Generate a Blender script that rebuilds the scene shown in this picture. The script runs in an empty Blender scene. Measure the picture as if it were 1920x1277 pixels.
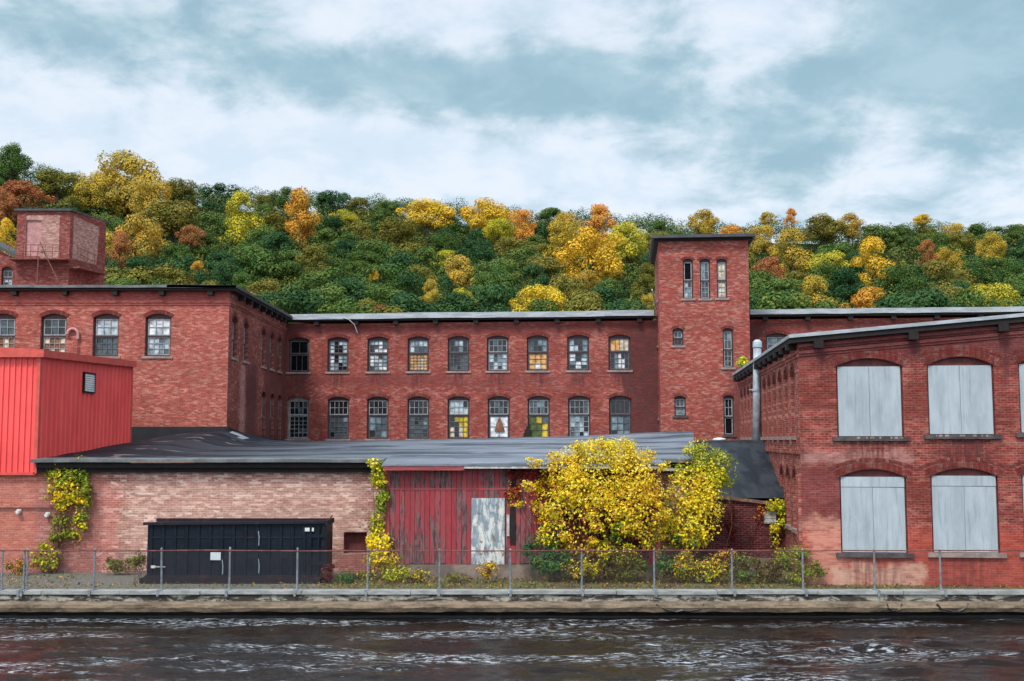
import bpy, math, random
import numpy as np
from math import radians as R, sin, cos, tan, pi, sqrt
random.seed(7)
S = bpy.context.scene
COL = S.collection

# ------------------------------------------------------------------ camera
W, H, F = 1920.0, 1277.0, 2133.3
EYE = 4.5
HORIZON = 825.0
PITCH = math.atan((HORIZON - H/2)/F)
cam = bpy.data.objects.new('camera', bpy.data.cameras.new('camera')); COL.objects.link(cam)
cam.location = (0, 0, EYE); cam.rotation_euler = (R(90)+PITCH, 0, 0)
cam.data.lens = 36.0*F/W; cam.data.sensor_width = 36.0
cam.data.clip_start = 0.1; cam.data.clip_end = 5000
S.camera = cam
S.view_settings.view_transform = 'Standard'; S.view_settings.look = 'None'
S.view_settings.exposure = 0.90; S.view_settings.gamma = 1

# ------------------------------------------------------------------ node helper
class NT:
    def __init__(s, tree): s.t = tree; s.n = tree.nodes; s.l = tree.links
    def node(s, typ, **kw):
        n = s.n.new(typ)
        for k, v in kw.items(): setattr(n, k, v)
        return n
    def put(s, sock, v):
        if isinstance(v, bpy.types.NodeSocket): s.l.new(v, sock)
        elif isinstance(v, (tuple, list)):
            if sock.type == 'RGBA' and len(v) == 3: v = (*v, 1)
            sock.default_value = v
        else: sock.default_value = v
    def math(s, op, a, b=None, c=None, clamp=False):
        n = s.node('ShaderNodeMath', operation=op, use_clamp=clamp)
        for i, v in enumerate((a, b, c)):
            if v is not None: s.put(n.inputs[i], v)
        return n.outputs[0]
    def vmath(s, op, a, b=None):
        n = s.node('ShaderNodeVectorMath', operation=op)
        s.put(n.inputs[0], a)
        if b is not None: s.put(n.inputs[1], b)
        return n.outputs['Value'] if op in ('LENGTH', 'DOT_PRODUCT') else n.outputs[0]
    def mix(s, f, a, b, mode='MIX'):
        n = s.node('ShaderNodeMix', data_type='RGBA', blend_type=mode)
        s.put(n.inputs[0], f); s.put(n.inputs[6], a); s.put(n.inputs[7], b)
        return n.outputs[2]
    def noise(s, vec, scale, detail=4, rough=.55, dist=0.0):
        n = s.node('ShaderNodeTexNoise')
        if vec is not None: s.put(n.inputs['Vector'], vec)
        n.inputs['Scale'].default_value = scale; n.inputs['Detail'].default_value = detail
        n.inputs['Roughness'].default_value = rough; n.inputs['Distortion'].default_value = dist
        return n.outputs[0]
    def ramp(s, v, a, b, lo=0.0, hi=1.0, smooth=True):
        n = s.node('ShaderNodeMapRange')
        if smooth: n.interpolation_type = 'SMOOTHSTEP'
        s.put(n.inputs[0], v)
        n.inputs[1].default_value = a; n.inputs[2].default_value = b
        n.inputs[3].default_value = lo; n.inputs[4].default_value = hi
        return n.outputs[0]
    def scale(s, vec, sc): return s.vmath('MULTIPLY', vec, sc)

# ------------------------------------------------------------------ sky and sun
SUN_EL, SUN_AZ = R(52), R(208)      # azimuth clockwise from +Y: behind the camera, a little to the left
wd = bpy.data.worlds.new("World"); S.world = wd; wd.use_nodes = True
w = NT(wd.node_tree); w.n.clear()
sky = w.node('ShaderNodeTexSky', sky_type='NISHITA'); sky.sun_disc = False
sky.sun_elevation = SUN_EL; sky.sun_rotation = SUN_AZ; sky.air_density = 1.2; sky.dust_density = 2.0
tc = w.node('ShaderNodeTexCoord').outputs['Generated']
sep = w.node('ShaderNodeSeparateXYZ'); w.put(sep.inputs[0], tc)
zz = w.math('MAXIMUM', sep.outputs[2], 0.0)
den = w.math('ADD', zz, 0.30)
cmb = w.node('ShaderNodeCombineXYZ')
w.put(cmb.inputs[0], w.math('DIVIDE', sep.outputs[0], den)); w.put(cmb.inputs[1], w.math('DIVIDE', sep.outputs[1], den))
cl = cmb.outputs[0]
n1 = w.noise(w.vmath('ADD', cl, (3.3, 1.7, 0)), 2.2, 8, .50, .25)
n2 = w.noise(w.vmath('ADD', cl, (9.1, 4.2, 0)), 7.5, 8, .60, .2)
dens = w.math('ADD', w.math('MULTIPLY', n1, .58), w.math('MULTIPLY', n2, .46))
warp = w.noise(tc, 7, 4, .5)
def skydir(px, py):
    xc, yc = (px-W/2)/F, -(py-H/2)/F
    v = (xc, cos(PITCH)-yc*sin(PITCH), sin(PITCH)+yc*cos(PITCH)); l = sqrt(sum(q*q for q in v))
    return tuple(q/l for q in v)
# cloud banks and gaps: (px, py, half width, half height, amount)
for px, py, rx, ry, amp in [(1060, 165, 270, 85, -.17), (620, 150, 260, 55, -.10), (1800, 80, 280, 140, -.19), (1130, 95, 200, 60, -.03),
                            (120, 50, 150, 40, -.07), (1400, 265, 200, 50, -.06), (1390, 350, 160, 45, -.05), (150, 160, 170, 30, -.04),
                            (1500, 50, 150, 60, .14), (150, 30, 330, 45, -.06), (1880, 200, 130, 120, -.06), (330, 235, 430, 70, .12), (1660, 230, 210, 70, .06), (640, 45, 420, 50, .07),
                            (930, 260, 260, 45, .12), (1180, 345, 140, 40, .12), (180, 290, 260, 40, .07), (700, 330, 300, 40, .08)]:
    d = skydir(px, py)
    v = w.vmath('SUBTRACT', tc, d)
    v = w.vmath('MULTIPLY', v, (F/rx, 1.0, F/ry))
    ln = w.math('ADD', w.vmath('LENGTH', v), w.math('MULTIPLY_ADD', warp, 2.4, -1.2))
    dens = w.math('ADD', dens, w.ramp(ln, 0.0, 1.75, amp, 0.0))
fac = w.ramp(dens, .38, .61)
dark = w.mix(w.ramp(n2, .35, .65), (.235, .365, .43), (.315, .445, .505))
bright = w.mix(w.ramp(n2, .38, .64), (.50, .585, .67), (.60, .645, .71))
cloud = w.mix(fac, dark, bright)
sund = (sin(SUN_AZ)*cos(SUN_EL), cos(SUN_AZ)*cos(SUN_EL), sin(SUN_EL))
glow = w.ramp(w.vmath('DOT_PRODUCT', tc, sund), .0, 1.0, 1.0, 2.3)
b1 = w.node('ShaderNodeBackground'); w.put(b1.inputs[0], sky.outputs[0]); b1.inputs[1].default_value = 0.08
b2 = w.node('ShaderNodeBackground'); w.put(b2.inputs[0], cloud); w.put(b2.inputs[1], w.math('MULTIPLY', glow, .79))
ms = w.node('ShaderNodeMixShader'); ms.inputs[0].default_value = .88
w.l.new(b1.outputs[0], ms.inputs[1]); w.l.new(b2.outputs[0], ms.inputs[2])
wo = w.node('ShaderNodeOutputWorld'); w.l.new(ms.outputs[0], wo.inputs[0])
sl = bpy.data.lights.new('sun', 'SUN'); sl.energy = 1.5; sl.angle = R(11); sl.color = (1, .95, .88)
so = bpy.data.objects.new('sun', sl); COL.objects.link(so)
so.location = (0, 0, 60)
from mathutils import Vector
so.rotation_euler = Vector(sund).to_track_quat('Z', 'Y').to_euler()

# ------------------------------------------------------------------ pixel -> world
def ray(px, py):
    xc, yc = (px-W/2)/F, -(py-H/2)/F
    return (xc, cos(PITCH)-yc*sin(PITCH), sin(PITCH)+yc*cos(PITCH))
def at(px, py, Y):
    d = ray(px, py); k = Y/d[1]
    return Vector((d[0]*k, Y, EYE+d[2]*k))
def onz(px, py, z):
    d = ray(px, py); k = (z-EYE)/d[2]
    return Vector((d[0]*k, d[1]*k, z))

class Frame:            # a vertical wall plane: u along it, v up, w outwards
    def __init__(s, ox, oy, a): s.ox, s.oy, s.a = ox, oy, R(a); s.c, s.s = cos(s.a), sin(s.a)
    def p(s, u, v, w=0.0): return (s.ox+u*s.c+w*s.s, s.oy+u*s.s-w*s.c, v)
    def hit(s, px, py):
        d = ray(px, py); n = (s.s, -s.c)
        k = (s.ox*n[0]+s.oy*n[1])/(d[0]*n[0]+d[1]*n[1])
        x, y, z = d[0]*k, d[1]*k, EYE+d[2]*k
        return ((x-s.ox)*s.c+(y-s.oy)*s.s, z)
    def u(s, px, py): return s.hit(px, py)[0]
    def v(s, px, py): return s.hit(px, py)[1]

# ------------------------------------------------------------------ mesh builder
class MB:
    def __init__(s): s.v = []; s.f = []; s.m = []
    def face(s, pts, m=0):
        i = len(s.v); s.v += [tuple(p) for p in pts]; s.f.append(tuple(range(i, i+len(pts)))); s.m.append(m)
    def hexa(s, P, m=0):         # P: 8 points, bottom 4 ccw then top 4
        i = len(s.v); s.v += [tuple(p) for p in P]
        for q in ((0,3,2,1), (4,5,6,7), (0,1,5,4), (1,2,6,5), (2,3,7,6), (3,0,4,7)):
            s.f.append(tuple(i+k for k in q)); s.m.append(m)
    def box(s, x0, x1, y0, y1, z0, z1, m=0):
        s.hexa([(x0,y0,z0),(x1,y0,z0),(x1,y1,z0),(x0,y1,z0),(x0,y0,z1),(x1,y0,z1),(x1,y1,z1),(x0,y1,z1)], m)
    def fbox(s, fr, u0, u1, v0, v1, w0, w1, m=0):   # box in a wall frame, w1 is the outer side
        s.hexa([fr.p(u0,v0,w1), fr.p(u1,v0,w1), fr.p(u1,v0,w0), fr.p(u0,v0,w0),
                fr.p(u0,v1,w1), fr.p(u1,v1,w1), fr.p(u1,v1,w0), fr.p(u0,v1,w0)], m)
    def tube(s, pts, rad, seg=8, m=0, caps=True):
        rings = []
        pts = [Vector(p) for p in pts]
        for k, p in enumerate(pts):
            d = (pts[min(k+1, len(pts)-1)]-pts[max(k-1, 0)]).normalized()
            a = d.cross(Vector((0, 0, 1)));
            if a.length < .05: a = d.cross(Vector((1, 0, 0)))
            a.normalize(); b = d.cross(a)
            r = rad[k] if isinstance(rad, (list, tuple)) else rad
            i = len(s.v)
            s.v += [tuple(p+a*(r*cos(2*pi*j/seg))+b*(r*sin(2*pi*j/seg))) for j in range(seg)]
            rings.append(i)
        for i, j in zip(rings, rings[1:]):
            for q in range(seg):
                s.f.append((i+q, i+(q+1) % seg, j+(q+1) % seg, j+q)); s.m.append(m)
        if caps:
            s.f.append(tuple(rings[0]+q for q in range(seg))[::-1]); s.m.append(m)
            s.f.append(tuple(rings[-1]+q for q in range(seg))); s.m.append(m)
    def build(s, name, mats, parent=None, smooth=False, loc=None, rz=None):
        me = bpy.data.meshes.new(name)
        off = Vector((0, 0, 0))
        if loc is None:
            if parent is not None: off = parent.matrix_basis.translation
            elif s.v:
                A = np.array(s.v); off = Vector(((A[:,0].min()+A[:,0].max())/2, (A[:,1].min()+A[:,1].max())/2, A[:,2].min()))
        me.from_pydata([(a-off.x, b-off.y, c-off.z) for a, b, c in s.v], [], s.f)
        finish(me, mats, s.m, off, smooth)
        o = bpy.data.objects.new(name, me); COL.objects.link(o)
        if parent is not None: o.parent = parent
        else: o.location = off
        if loc is not None: o.location = loc
        if rz is not None: o.rotation_euler = (0, 0, rz)
        return o
def finish(me, mats, mi, off, smooth):
    if not isinstance(mats, (list, tuple)): mats = [mats]
    for m in mats: me.materials.append(m)
    if len(mats) > 1: me.polygons.foreach_set('material_index', mi)
    if smooth: me.polygons.foreach_set('use_smooth', [True]*len(me.polygons))
    me.update()
    uv = me.uv_layers.new(name='UVMap')        # box projection in metres: u runs along the face, v runs up
    nl = len(me.loops); nf = len(me.polygons)
    co = np.empty(len(me.vertices)*3); me.vertices.foreach_get('co', co); co = co.reshape(-1, 3)+np.array(off)
    vi = np.empty(nl, dtype=np.int32); me.loops.foreach_get('vertex_index', vi)
    nn = np.empty(nf*3); me.polygons.foreach_get('normal', nn); nn = nn.reshape(-1, 3)
    lt = np.empty(nf, dtype=np.int32); me.polygons.foreach_get('loop_total', lt)
    N = np.repeat(nn, lt, axis=0); P = co[vi]
    h = np.hypot(N[:,0], N[:,1]); flat = h < .35
    hh = np.where(h < 1e-6, 1, h)
    tx, ty = -N[:,1]/hh, N[:,0]/hh
    U = np.where(flat, P[:,0], P[:,0]*tx+P[:,1]*ty); V = np.where(flat, P[:,1], P[:,2])
    uv.data.foreach_set('uv', np.stack([U, V], 1).astype(np.float32).ravel())

def tag(o, label=None, cat=None, group=None, kind=None):
    if label: o['label'] = label
    if cat: o['category'] = cat
    if group: o['group'] = group
    if kind: o['kind'] = kind
    return o
def empty(name, loc, label=None, cat=None, group=None):
    o = bpy.data.objects.new(name, None); COL.objects.link(o); o.location = loc; o.empty_display_size = .5
    return tag(o, label, cat, group)

# ------------------------------------------------------------------ materials
def mat(name):
    m = bpy.data.materials.new(name); m.use_nodes = True
    t = NT(m.node_tree); bs = t.n['Principled BSDF']
    return m, t, bs
def bump(t, bs, h, strength=.3, dist=.02):
    b = t.node('ShaderNodeBump'); b.inputs['Strength'].default_value = strength; b.inputs['Distance'].default_value = dist
    t.put(b.inputs['Height'], h); t.l.new(b.outputs[0], bs.inputs['Normal'])
def simple(name, c, rough=.7, var=.25, scale=3.0, metal=0.0, stretch=(1,1,1), bmp=.0, c2=None, lo=.4, hi=.6, spec=None):
    m, t, bs = mat(name)
    co = t.node('ShaderNodeTexCoord').outputs['Object']
    v = t.scale(co, stretch)
    n = t.noise(v, scale, 6, .6)
    c2 = c2 or tuple(x*(1-var) for x in c)
    col = t.mix(t.ramp(n, lo, hi), c, c2)
    f = t.noise(v, scale*7, 3, .6)
    col = t.mix(t.ramp(f, .35, .7, 0, .35), col, tuple(x*.6 for x in c2))
    t.put(bs.inputs['Base Color'], col); bs.inputs['Roughness'].default_value = rough; bs.inputs['Metallic'].default_value = metal
    if spec is not None: bs.inputs['Specular IOR Level'].default_value = spec
    if bmp: bump(t, bs, f, bmp, .02)
    return m
def boxmask(t, u, v, nz, u0, u1, v0, v1, soft, rag):
    """soft-edged patch with a shape of its own on a wall (u, v in metres), ragged by noise"""
    r = t.math('MULTIPLY_ADD', nz, 2*rag, -rag)
    uu = t.math('ADD', u, r); vv = t.math('ADD', v, r)
    a = t.math('MULTIPLY', t.ramp(uu, u0-soft, u0+soft), t.ramp(uu, u1-soft, u1+soft, 1, 0))
    b = t.math('MULTIPLY', t.ramp(vv, v0-soft, v0+soft), t.ramp(vv, v1-soft, v1+soft, 1, 0))
    return t.math('MULTIPLY', a, b)
def brick(name, c1, c2, mortar, pale=(.62,.40,.36), pale_amt=.3, soot_amt=.4, stains_bands=(), msize=.012, bw=.215, bh=.075, sat_rows=.25):
    m, t, bs = mat(name)
    g_ = (lambda c: (c[0]*.78, c[1]*.74, c[2]*.68)) if 'annex' in name else (lambda c: (c[0]*.69, c[1]*.60, c[2]*.55))
    c1, c2, mortar, pale = g_(c1), g_(c2), g_(mortar), g_(pale)
    uvn = t.node('ShaderNodeUVMap'); uvn.uv_map = 'UVMap'; uv = uvn.outputs[0]
    sp = t.node('ShaderNodeSeparateXYZ'); t.put(sp.inputs[0], uv)
    br = t.node('ShaderNodeTexBrick'); t.put(br.inputs['Vector'], uv)
    t.put(br.inputs['Color1'], c1); t.put(br.inputs['Color2'], c2); t.put(br.inputs['Mortar'], mortar)
    br.inputs['Scale'].default_value = 1; br.inputs['Mortar Size'].default_value = msize; br.inputs['Mortar Smooth'].default_value = .3
    br.inputs['Bias'].default_value = -.1; br.inputs['Brick Width'].default_value = bw; br.inputs['Row Height'].default_value = bh
    col = br.outputs['Color']
    # one tone per brick, some burnt, some pale
    row = t.math('FLOOR', t.math('DIVIDE', sp.outputs[1], bh))
    ux = t.math('FLOOR', t.math('ADD', t.math('DIVIDE', sp.outputs[0], bw), t.math('MULTIPLY', row, .5)))
    cb = t.node('ShaderNodeCombineXYZ'); t.put(cb.inputs[0], ux); t.put(cb.inputs[1], row)
    wn = t.node('ShaderNodeTexWhiteNoise', noise_dimensions='2D'); t.put(wn.inputs[0], cb.outputs[0])
    rnd = wn.outputs['Value']
    nb = t.noise(t.scale(uv, (.35, .8, 1)), 1.0, 6, .62, .4)
    ns = t.noise(t.scale(uv, (2.2, 7.5, 1)), 1.0, 5, .7, .6)
    col = t.mix(t.ramp(t.math('ADD', rnd, t.math('MULTIPLY', nb, .45)), .93, 1.12, 0, .8), col, tuple(x*.28 for x in c2))
    pm = t.ramp(t.math('ADD', t.math('MULTIPLY', ns, .75), t.math('MULTIPLY', rnd, .34)), .55, .74, 0, min(1, pale_amt*1.25))
    col = t.mix(pm, col, pale)
    ng = t.noise(t.scale(uv, (4.6, 13.5, 1)), 1.0, 3, .8)
    gm = t.node('ShaderNodeVectorMath', operation='SCALE'); t.put(gm.inputs[0], col); t.put(gm.inputs['Scale'], t.ramp(t.math('ADD', t.math('MULTIPLY', ng, .75), t.math('MULTIPLY', rnd, .25)), .34, .66, .68, 1.34, False)); col = gm.outputs[0]
    dm = t.ramp(t.math('ADD', t.math('MULTIPLY', ns, -.5), nb), .12, .34, 0, soot_amt)
    col = t.mix(dm, col, tuple(x*.38 for x in c1))
    nr = t.noise(t.scale(uv, (1.1, 1.1, 1)), 1.0, 7, .68)
    for (u0, u1, v0, v1, soft, rag, c, amt) in stains_bands:
        k = boxmask(t, sp.outputs[0], sp.outputs[1], nr, u0, u1, v0, v1, soft, rag)
        k = t.math('MULTIPLY', k, t.ramp(t.math('ADD', ns, t.math('MULTIPLY', rnd, .2)), .38, .68, amt*.45, amt))
        col = t.mix(k, col, c)
    t.put(bs.inputs['Base Color'], col); bs.inputs['Roughness'].default_value = .9; bs.inputs['Specular IOR Level'].default_value = .1
    hgt = t.math('ADD', t.math('MULTIPLY', t.math('SUBTRACT', 1.0, br.outputs['Fac']), .6), t.math('MULTIPLY', ns, .5))
    bump(t, bs, hgt, .55, .015)
    return m

def add_runs(m, u0, gap, hw, v0, v1, c, amt):
    """water runs under a regular row of sills"""
    t = NT(m.node_tree); bs = t.n['Principled BSDF']; src = bs.inputs['Base Color'].links[0].from_socket
    uvn = t.node('ShaderNodeUVMap'); uvn.uv_map = 'UVMap'; sp = t.node('ShaderNodeSeparateXYZ'); t.put(sp.inputs[0], uvn.outputs[0])
    d = t.math('PINGPONG', t.math('SUBTRACT', sp.outputs[0], u0), gap/2)
    n = t.noise(t.scale(uvn.outputs[0], (7, .7, 1)), 1, 5, .7)
    k = t.math('MULTIPLY', t.ramp(t.math('ADD', d, t.math('MULTIPLY', n, .3)), hw*.5, hw+.15, 1, 0), t.ramp(n, .38, .60))
    vv = t.math('ADD', sp.outputs[1], t.math('MULTIPLY', n, .9))
    k = t.math('MULTIPLY', k, t.math('MULTIPLY', t.ramp(vv, v0+.3, v1), t.math('LESS_THAN', sp.outputs[1], v1)))
    t.put(bs.inputs['Base Color'], t.mix(t.math('MULTIPLY', k, amt), src, c))
B_MAIN = brick('mill_brick', (.58,.125,.105), (.40,.075,.068), (.42,.20,.17), pale_amt=.40, soot_amt=.45,
    stains_bands=[(-.1,8.6,3,11.4,.4,1.3,(.07,.030,.032),.85), (-22,-19.6,3,12,.4,.8,(.10,.035,.035),.7), (-30,60,11.0,11.6,.15,.2,(.13,.035,.035),.55),  # last entry: darker band of brick below the eaves
            (-19,-2,7.9,8.5,.2,.4,(.19,.05,.05),.45)])
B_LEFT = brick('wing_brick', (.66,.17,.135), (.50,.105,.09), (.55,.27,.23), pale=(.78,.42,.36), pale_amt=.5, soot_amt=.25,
    stains_bands=[(-40,-14,11.1,12.2,.15,.2,(.20,.05,.05),.5)])  # brick turns darker in a band at the wall top
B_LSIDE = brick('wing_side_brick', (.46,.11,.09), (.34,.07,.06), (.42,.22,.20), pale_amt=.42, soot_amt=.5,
    stains_bands=[(60.5,63.2,3,8.6,.5,.8,(.07,.03,.035),.8), (65,72,3,11,.5,.9,(.09,.035,.035),.75), (59.2,60.4,3,8.4,.3,.5,(.62,.34,.30),.4)])
B_TOWER = brick('tower_brick', (.58,.13,.105), (.42,.08,.07), (.42,.20,.17), pale_amt=.45, soot_amt=.3,
    stains_bands=[(6.2,8,3,8.5,.4,.5,(.10,.035,.035),.85)])
B_RIGHT = brick('right_brick', (.47,.095,.08), (.28,.05,.048), (.44,.25,.22), pale=(.58,.27,.22), pale_amt=.35, soot_amt=.55, msize=.011,
    stains_bands=[(4,60,-1,1.75,.25,.5,(.50,.085,.055),.55), (5.3,6.6,-1,2.2,.2,1.1,(.66,.32,.24),.6), (6.0,8.8,.0,.62,.12,.6,(.60,.40,.30),.65),
            (4,60,7.0,9,.12,.2,(.10,.035,.04),.6), (5,8.6,3.75,4.15,.12,.4,(.60,.34,.30),.4), (4.0,7.4,2.2,3.6,.3,.7,(.17,.05,.055),.5)])  # first entry here: darker band along the top of the wall
B_RSIDE = brick('right_side_brick', (.48,.11,.09), (.36,.08,.07), (.48,.27,.24), pale=(.72,.40,.35), pale_amt=.5, soot_amt=.3)
B_ANNEX = brick('annex_brick', (.60,.23,.18), (.36,.11,.09), (.60,.44,.40), pale=(.82,.62,.56), pale_amt=.9, soot_amt=.35, msize=.016,
    stains_bands=[(-13.2,-5.2,.8,3.3,.5,.9,(.70,.43,.35),.45), (-60,-16.2,-1,5,.15,.2,(.48,.14,.10),.8), (-16.3,-14.0,-1,5,.25,.5,(.30,.09,.08),.75),
            (-14,-13.4,.0,3.0,.1,.3,(.60,.20,.17),.5), (-6,5,-1,.9,.4,.7,(.30,.08,.07),.6)])
B_LEAN = brick('lean_to_brick', (.17,.035,.045), (.11,.025,.035), (.36,.16,.17), pale_amt=.1, soot_amt=.4, msize=.012)
B_BACK = brick('stair_tower_brick', (.42,.085,.075), (.28,.055,.05), (.40,.2,.19), pale=(.6,.40,.36), pale_amt=.35, soot_amt=.3)
B_PALE = brick('painted_brick', (.66,.36,.32), (.46,.20,.18), (.66,.48,.45), pale=(.78,.60,.56), pale_amt=.6, soot_amt=.2)
B_ARCH = brick('arch_brick', (.36,.08,.07), (.24,.05,.05), (.20,.10,.10), pale_amt=.25, soot_amt=.5, bw=.09, bh=.4)
B_SOOT = simple('sooty_brick', (.10,.03,.03), .9, .5, 2)

M_SILL = simple('sill_stone', (.36,.25,.23), .85, .35, 3, bmp=.2)
M_SILLD = simple('dark_sill', (.10,.08,.08), .85, .5, 3, bmp=.2)
M_FRAME = simple('window_frame_wood', (.050,.020,.022), .6, .4, 2)
M_FRAMEG = simple('weathered_frame_wood', (.30,.25,.24), .75, .45, 4)
M_MUNT = simple('muntin_paint', (.36,.36,.37), .7, .4, 4)
M_MUNTD = simple('dark_muntin', (.13,.12,.13), .7, .4, 4)
def glass(name, c, rough=.08, spec=.5):
    m, t, bs = mat(name)
    co = t.node('ShaderNodeTexCoord').outputs['Object']
    n = t.noise(co, 3.5, 5, .6)
    t.put(bs.inputs['Base Color'], t.mix(t.ramp(n, .35, .65), c, tuple(x*.45 for x in c)))
    t.put(bs.inputs['Roughness'], t.ramp(n, .3, .7, rough, rough+.15)); bs.inputs['Specular IOR Level'].default_value = spec
    bump(t, bs, t.noise(co, 1.6, 2, .5), .15, .03)
    return m
G_DARK = glass('dark_glass', (.012,.014,.018)); G_GREY = glass('grey_glass', (.07,.095,.11), .15)
G_BLUE = glass('dusty_glass', (.20,.28,.32), .3); G_PALE = glass('pale_sheet_and_reflection', (.50,.58,.63), .45)  # pale panes: plastic sheet, with sky reflection put into the colour too
G_WHITE = glass('white_sheet', (.80,.82,.84), .6); G_ORANGE = glass('orange_plywood', (.80,.42,.16), .7, .2)
G_TAN = glass('tan_board', (.72,.62,.46), .7, .2); G_YEL = glass('yellow_drum', (.72,.50,.03), .5, .3)
G_GREEN = glass('green_plant_reflection', (.09,.13,.03), .6, .3); G_BLACK = glass('unlit_interior', (.004,.004,.005), .7, .1); G_BRN = glass('brown_board', (.28,.13,.08), .7, .2)  # green panes carry a plant reflection in their colour
GL = [G_DARK, G_GREY, G_BLUE, G_PALE, G_WHITE, G_ORANGE, G_TAN, G_YEL, G_GREEN, G_BLACK, G_BRN]
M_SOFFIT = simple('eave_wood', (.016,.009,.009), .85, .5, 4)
M_ROOFEDGE = simple('pale_roof_edge', (.42,.44,.47), .55, .3, 1.0, stretch=(1,1,6))
M_ROOFTOP = simple('roof_felt', (.10,.10,.11), .8, .4, 1)
M_GREYEDGE = simple('grey_roof_edge', (.15,.16,.16), .6, .4, 1.5)
M_DARKEDGE = simple('dark_roof_edge', (.06,.06,.065), .6, .4, 1.5)
M_PIPE = simple('galvanised_pipe', (.42,.47,.52), .5, .35, 3, metal=.1)
M_POST = simple('fence_galvanised', (.27,.30,.33), .5, .4, 8, metal=.1)
M_RUST = simple('rusty_rail', (.24,.075,.06), .8, .5, 5)
M_WIRE = simple('chain_wire', (.17,.14,.14), .6, .4, 5, metal=.4)
m, t, bs = mat('grey_painted_board')
co = t.node('ShaderNodeTexCoord').outputs['Object']; oi = t.node('ShaderNodeObjectInfo').outputs['Random']
cv = t.node('ShaderNodeCombineXYZ'); t.put(cv.inputs[0], t.math('MULTIPLY', oi, 40)); co = t.vmath('ADD', co, cv.outputs[0])
n1 = t.noise(t.scale(co, (1.4, 1, .5)), 1.3, 6, .62); n2 = t.noise(t.scale(co, (9, 1, .6)), 1, 6, .7); n3 = t.noise(co, 14, 4, .6)
col = t.mix(t.ramp(n1, .35, .65), (.43,.475,.505), (.33,.37,.40)); col = t.mix(t.ramp(n2, .48, .68, 0, .5), col, (.19,.21,.22)); col = t.mix(t.ramp(n3, .64, .70, 0, .35), col, (.55,.58,.60))
col = t.mix(t.math('MULTIPLY', oi, .25), col, (.26,.30,.33))
t.put(bs.inputs['Base Color'], col); bs.inputs['Roughness'].default_value = .7; bs.inputs['Specular IOR Level'].default_value = .2; bump(t, bs, n1, .25, .03)
M_BOARDG = m
M_BOARDR = simple('maroon_infill', (.17,.035,.035), .75, .5, 2.5)
M_WOODR = simple('red_trim_wood', (.40,.07,.075), .75, .4, 4, stretch=(.4,1,4))
M_WHITEP = simple('peeling_white_paint', (.62,.58,.56), .7, .4, 5)
M_TRUNK = simple('bark', (.10,.075,.055), .95, .5, 6)
M_STEM = simple('vine_stem', (.14,.06,.04), .9, .5, 8)
M_WHITE = simple('white_enamel', (.75,.75,.74), .45, .2, 4)
M_CONC = simple('concrete_base', (.27,.20,.16), .9, .45, 1.6, bmp=.3)

# ------------------------------------------------------------------ walls with real openings
class Op:
    def __init__(s, u, w, v0, v1, rise=.18, style=None, depth=.24): s.u, s.w, s.v0, s.v1, s.rise, s.style, s.depth = u, w, v0, v1, rise, style, depth
    def arc(s, n=8):
        h = s.w/2
        if s.rise <= 0: return [(s.u-h, s.v1), (s.u+h, s.v1)]
        r = (h*h+s.rise**2)/(2*s.rise); a = math.asin(h/r); cz = s.v1-r
        return [(s.u+r*sin(-a+2*a*k/n), cz+r*cos(-a+2*a*k/n)) for k in range(n+1)]
def wallmesh(mb, fr, u0, u1, v0, v1, ops=(), w=0.0, m=0):
    us = sorted({u0, u1, *[q for o in ops for q in (o.u-o.w/2, o.u+o.w/2)]})
    vs = sorted({v0, v1, *[q for o in ops for q in (o.v0, o.v1)]})
    us = [q for q in us if u0 <= q <= u1]; vs = [q for q in vs if v0 <= q <= v1]
    for a, b in zip(us, us[1:]):
        for c, d in zip(vs, vs[1:]):
            mu, mv = (a+b)/2, (c+d)/2
            if any(abs(mu-o.u) < o.w/2 and o.v0 < mv < o.v1 for o in ops): continue
            mb.face([fr.p(a,c,w), fr.p(b,c,w), fr.p(b,d,w), fr.p(a,d,w)], m)
    for o in ops:
        arc = o.arc(); dd = w-o.depth; L, Rr = o.u-o.w/2, o.u+o.w/2
        if o.rise > 0:
            n = len(arc); mid = n//2
            for k in range(n-1):
                (a, za), (b, zb) = arc[k], arc[k+1]
                mb.face([fr.p(a,za,w), fr.p(b,zb,w), fr.p(b,o.v1,w), fr.p(a,o.v1,w)], m)
        for (a, za), (b, zb) in zip(arc, arc[1:]):
            mb.face([fr.p(a,za,w), fr.p(a,za,dd), fr.p(b,zb,dd), fr.p(b,zb,w)], m)
        mb.face([fr.p(L,o.v0,w), fr.p(L,o.v0,dd), fr.p(L,arc[0][1],dd), fr.p(L,arc[0][1],w)], m)
        mb.face([fr.p(Rr,o.v0,dd), fr.p(Rr,o.v0,w), fr.p(Rr,arc[-1][1],w), fr.p(Rr,arc[-1][1],dd)], m)
        mb.face([fr.p(L,o.v0,w), fr.p(Rr,o.v0,w), fr.p(Rr,o.v0,dd), fr.p(L,o.v0,dd)], m)
def place(o, fr, u, v, parent):
    x, y, z = fr.p(u, v); pl = parent.matrix_basis.translation
    o.location = (x-pl.x, y-pl.y, z-pl.z); o.rotation_euler = (0, 0, fr.a)
def local(mb, name, mats, parent):      # mesh already in its parent's own coordinates
    return mb.build(name, mats, parent, loc=(0, 0, 0))
LOC = Frame(0, 0, 0)
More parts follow.
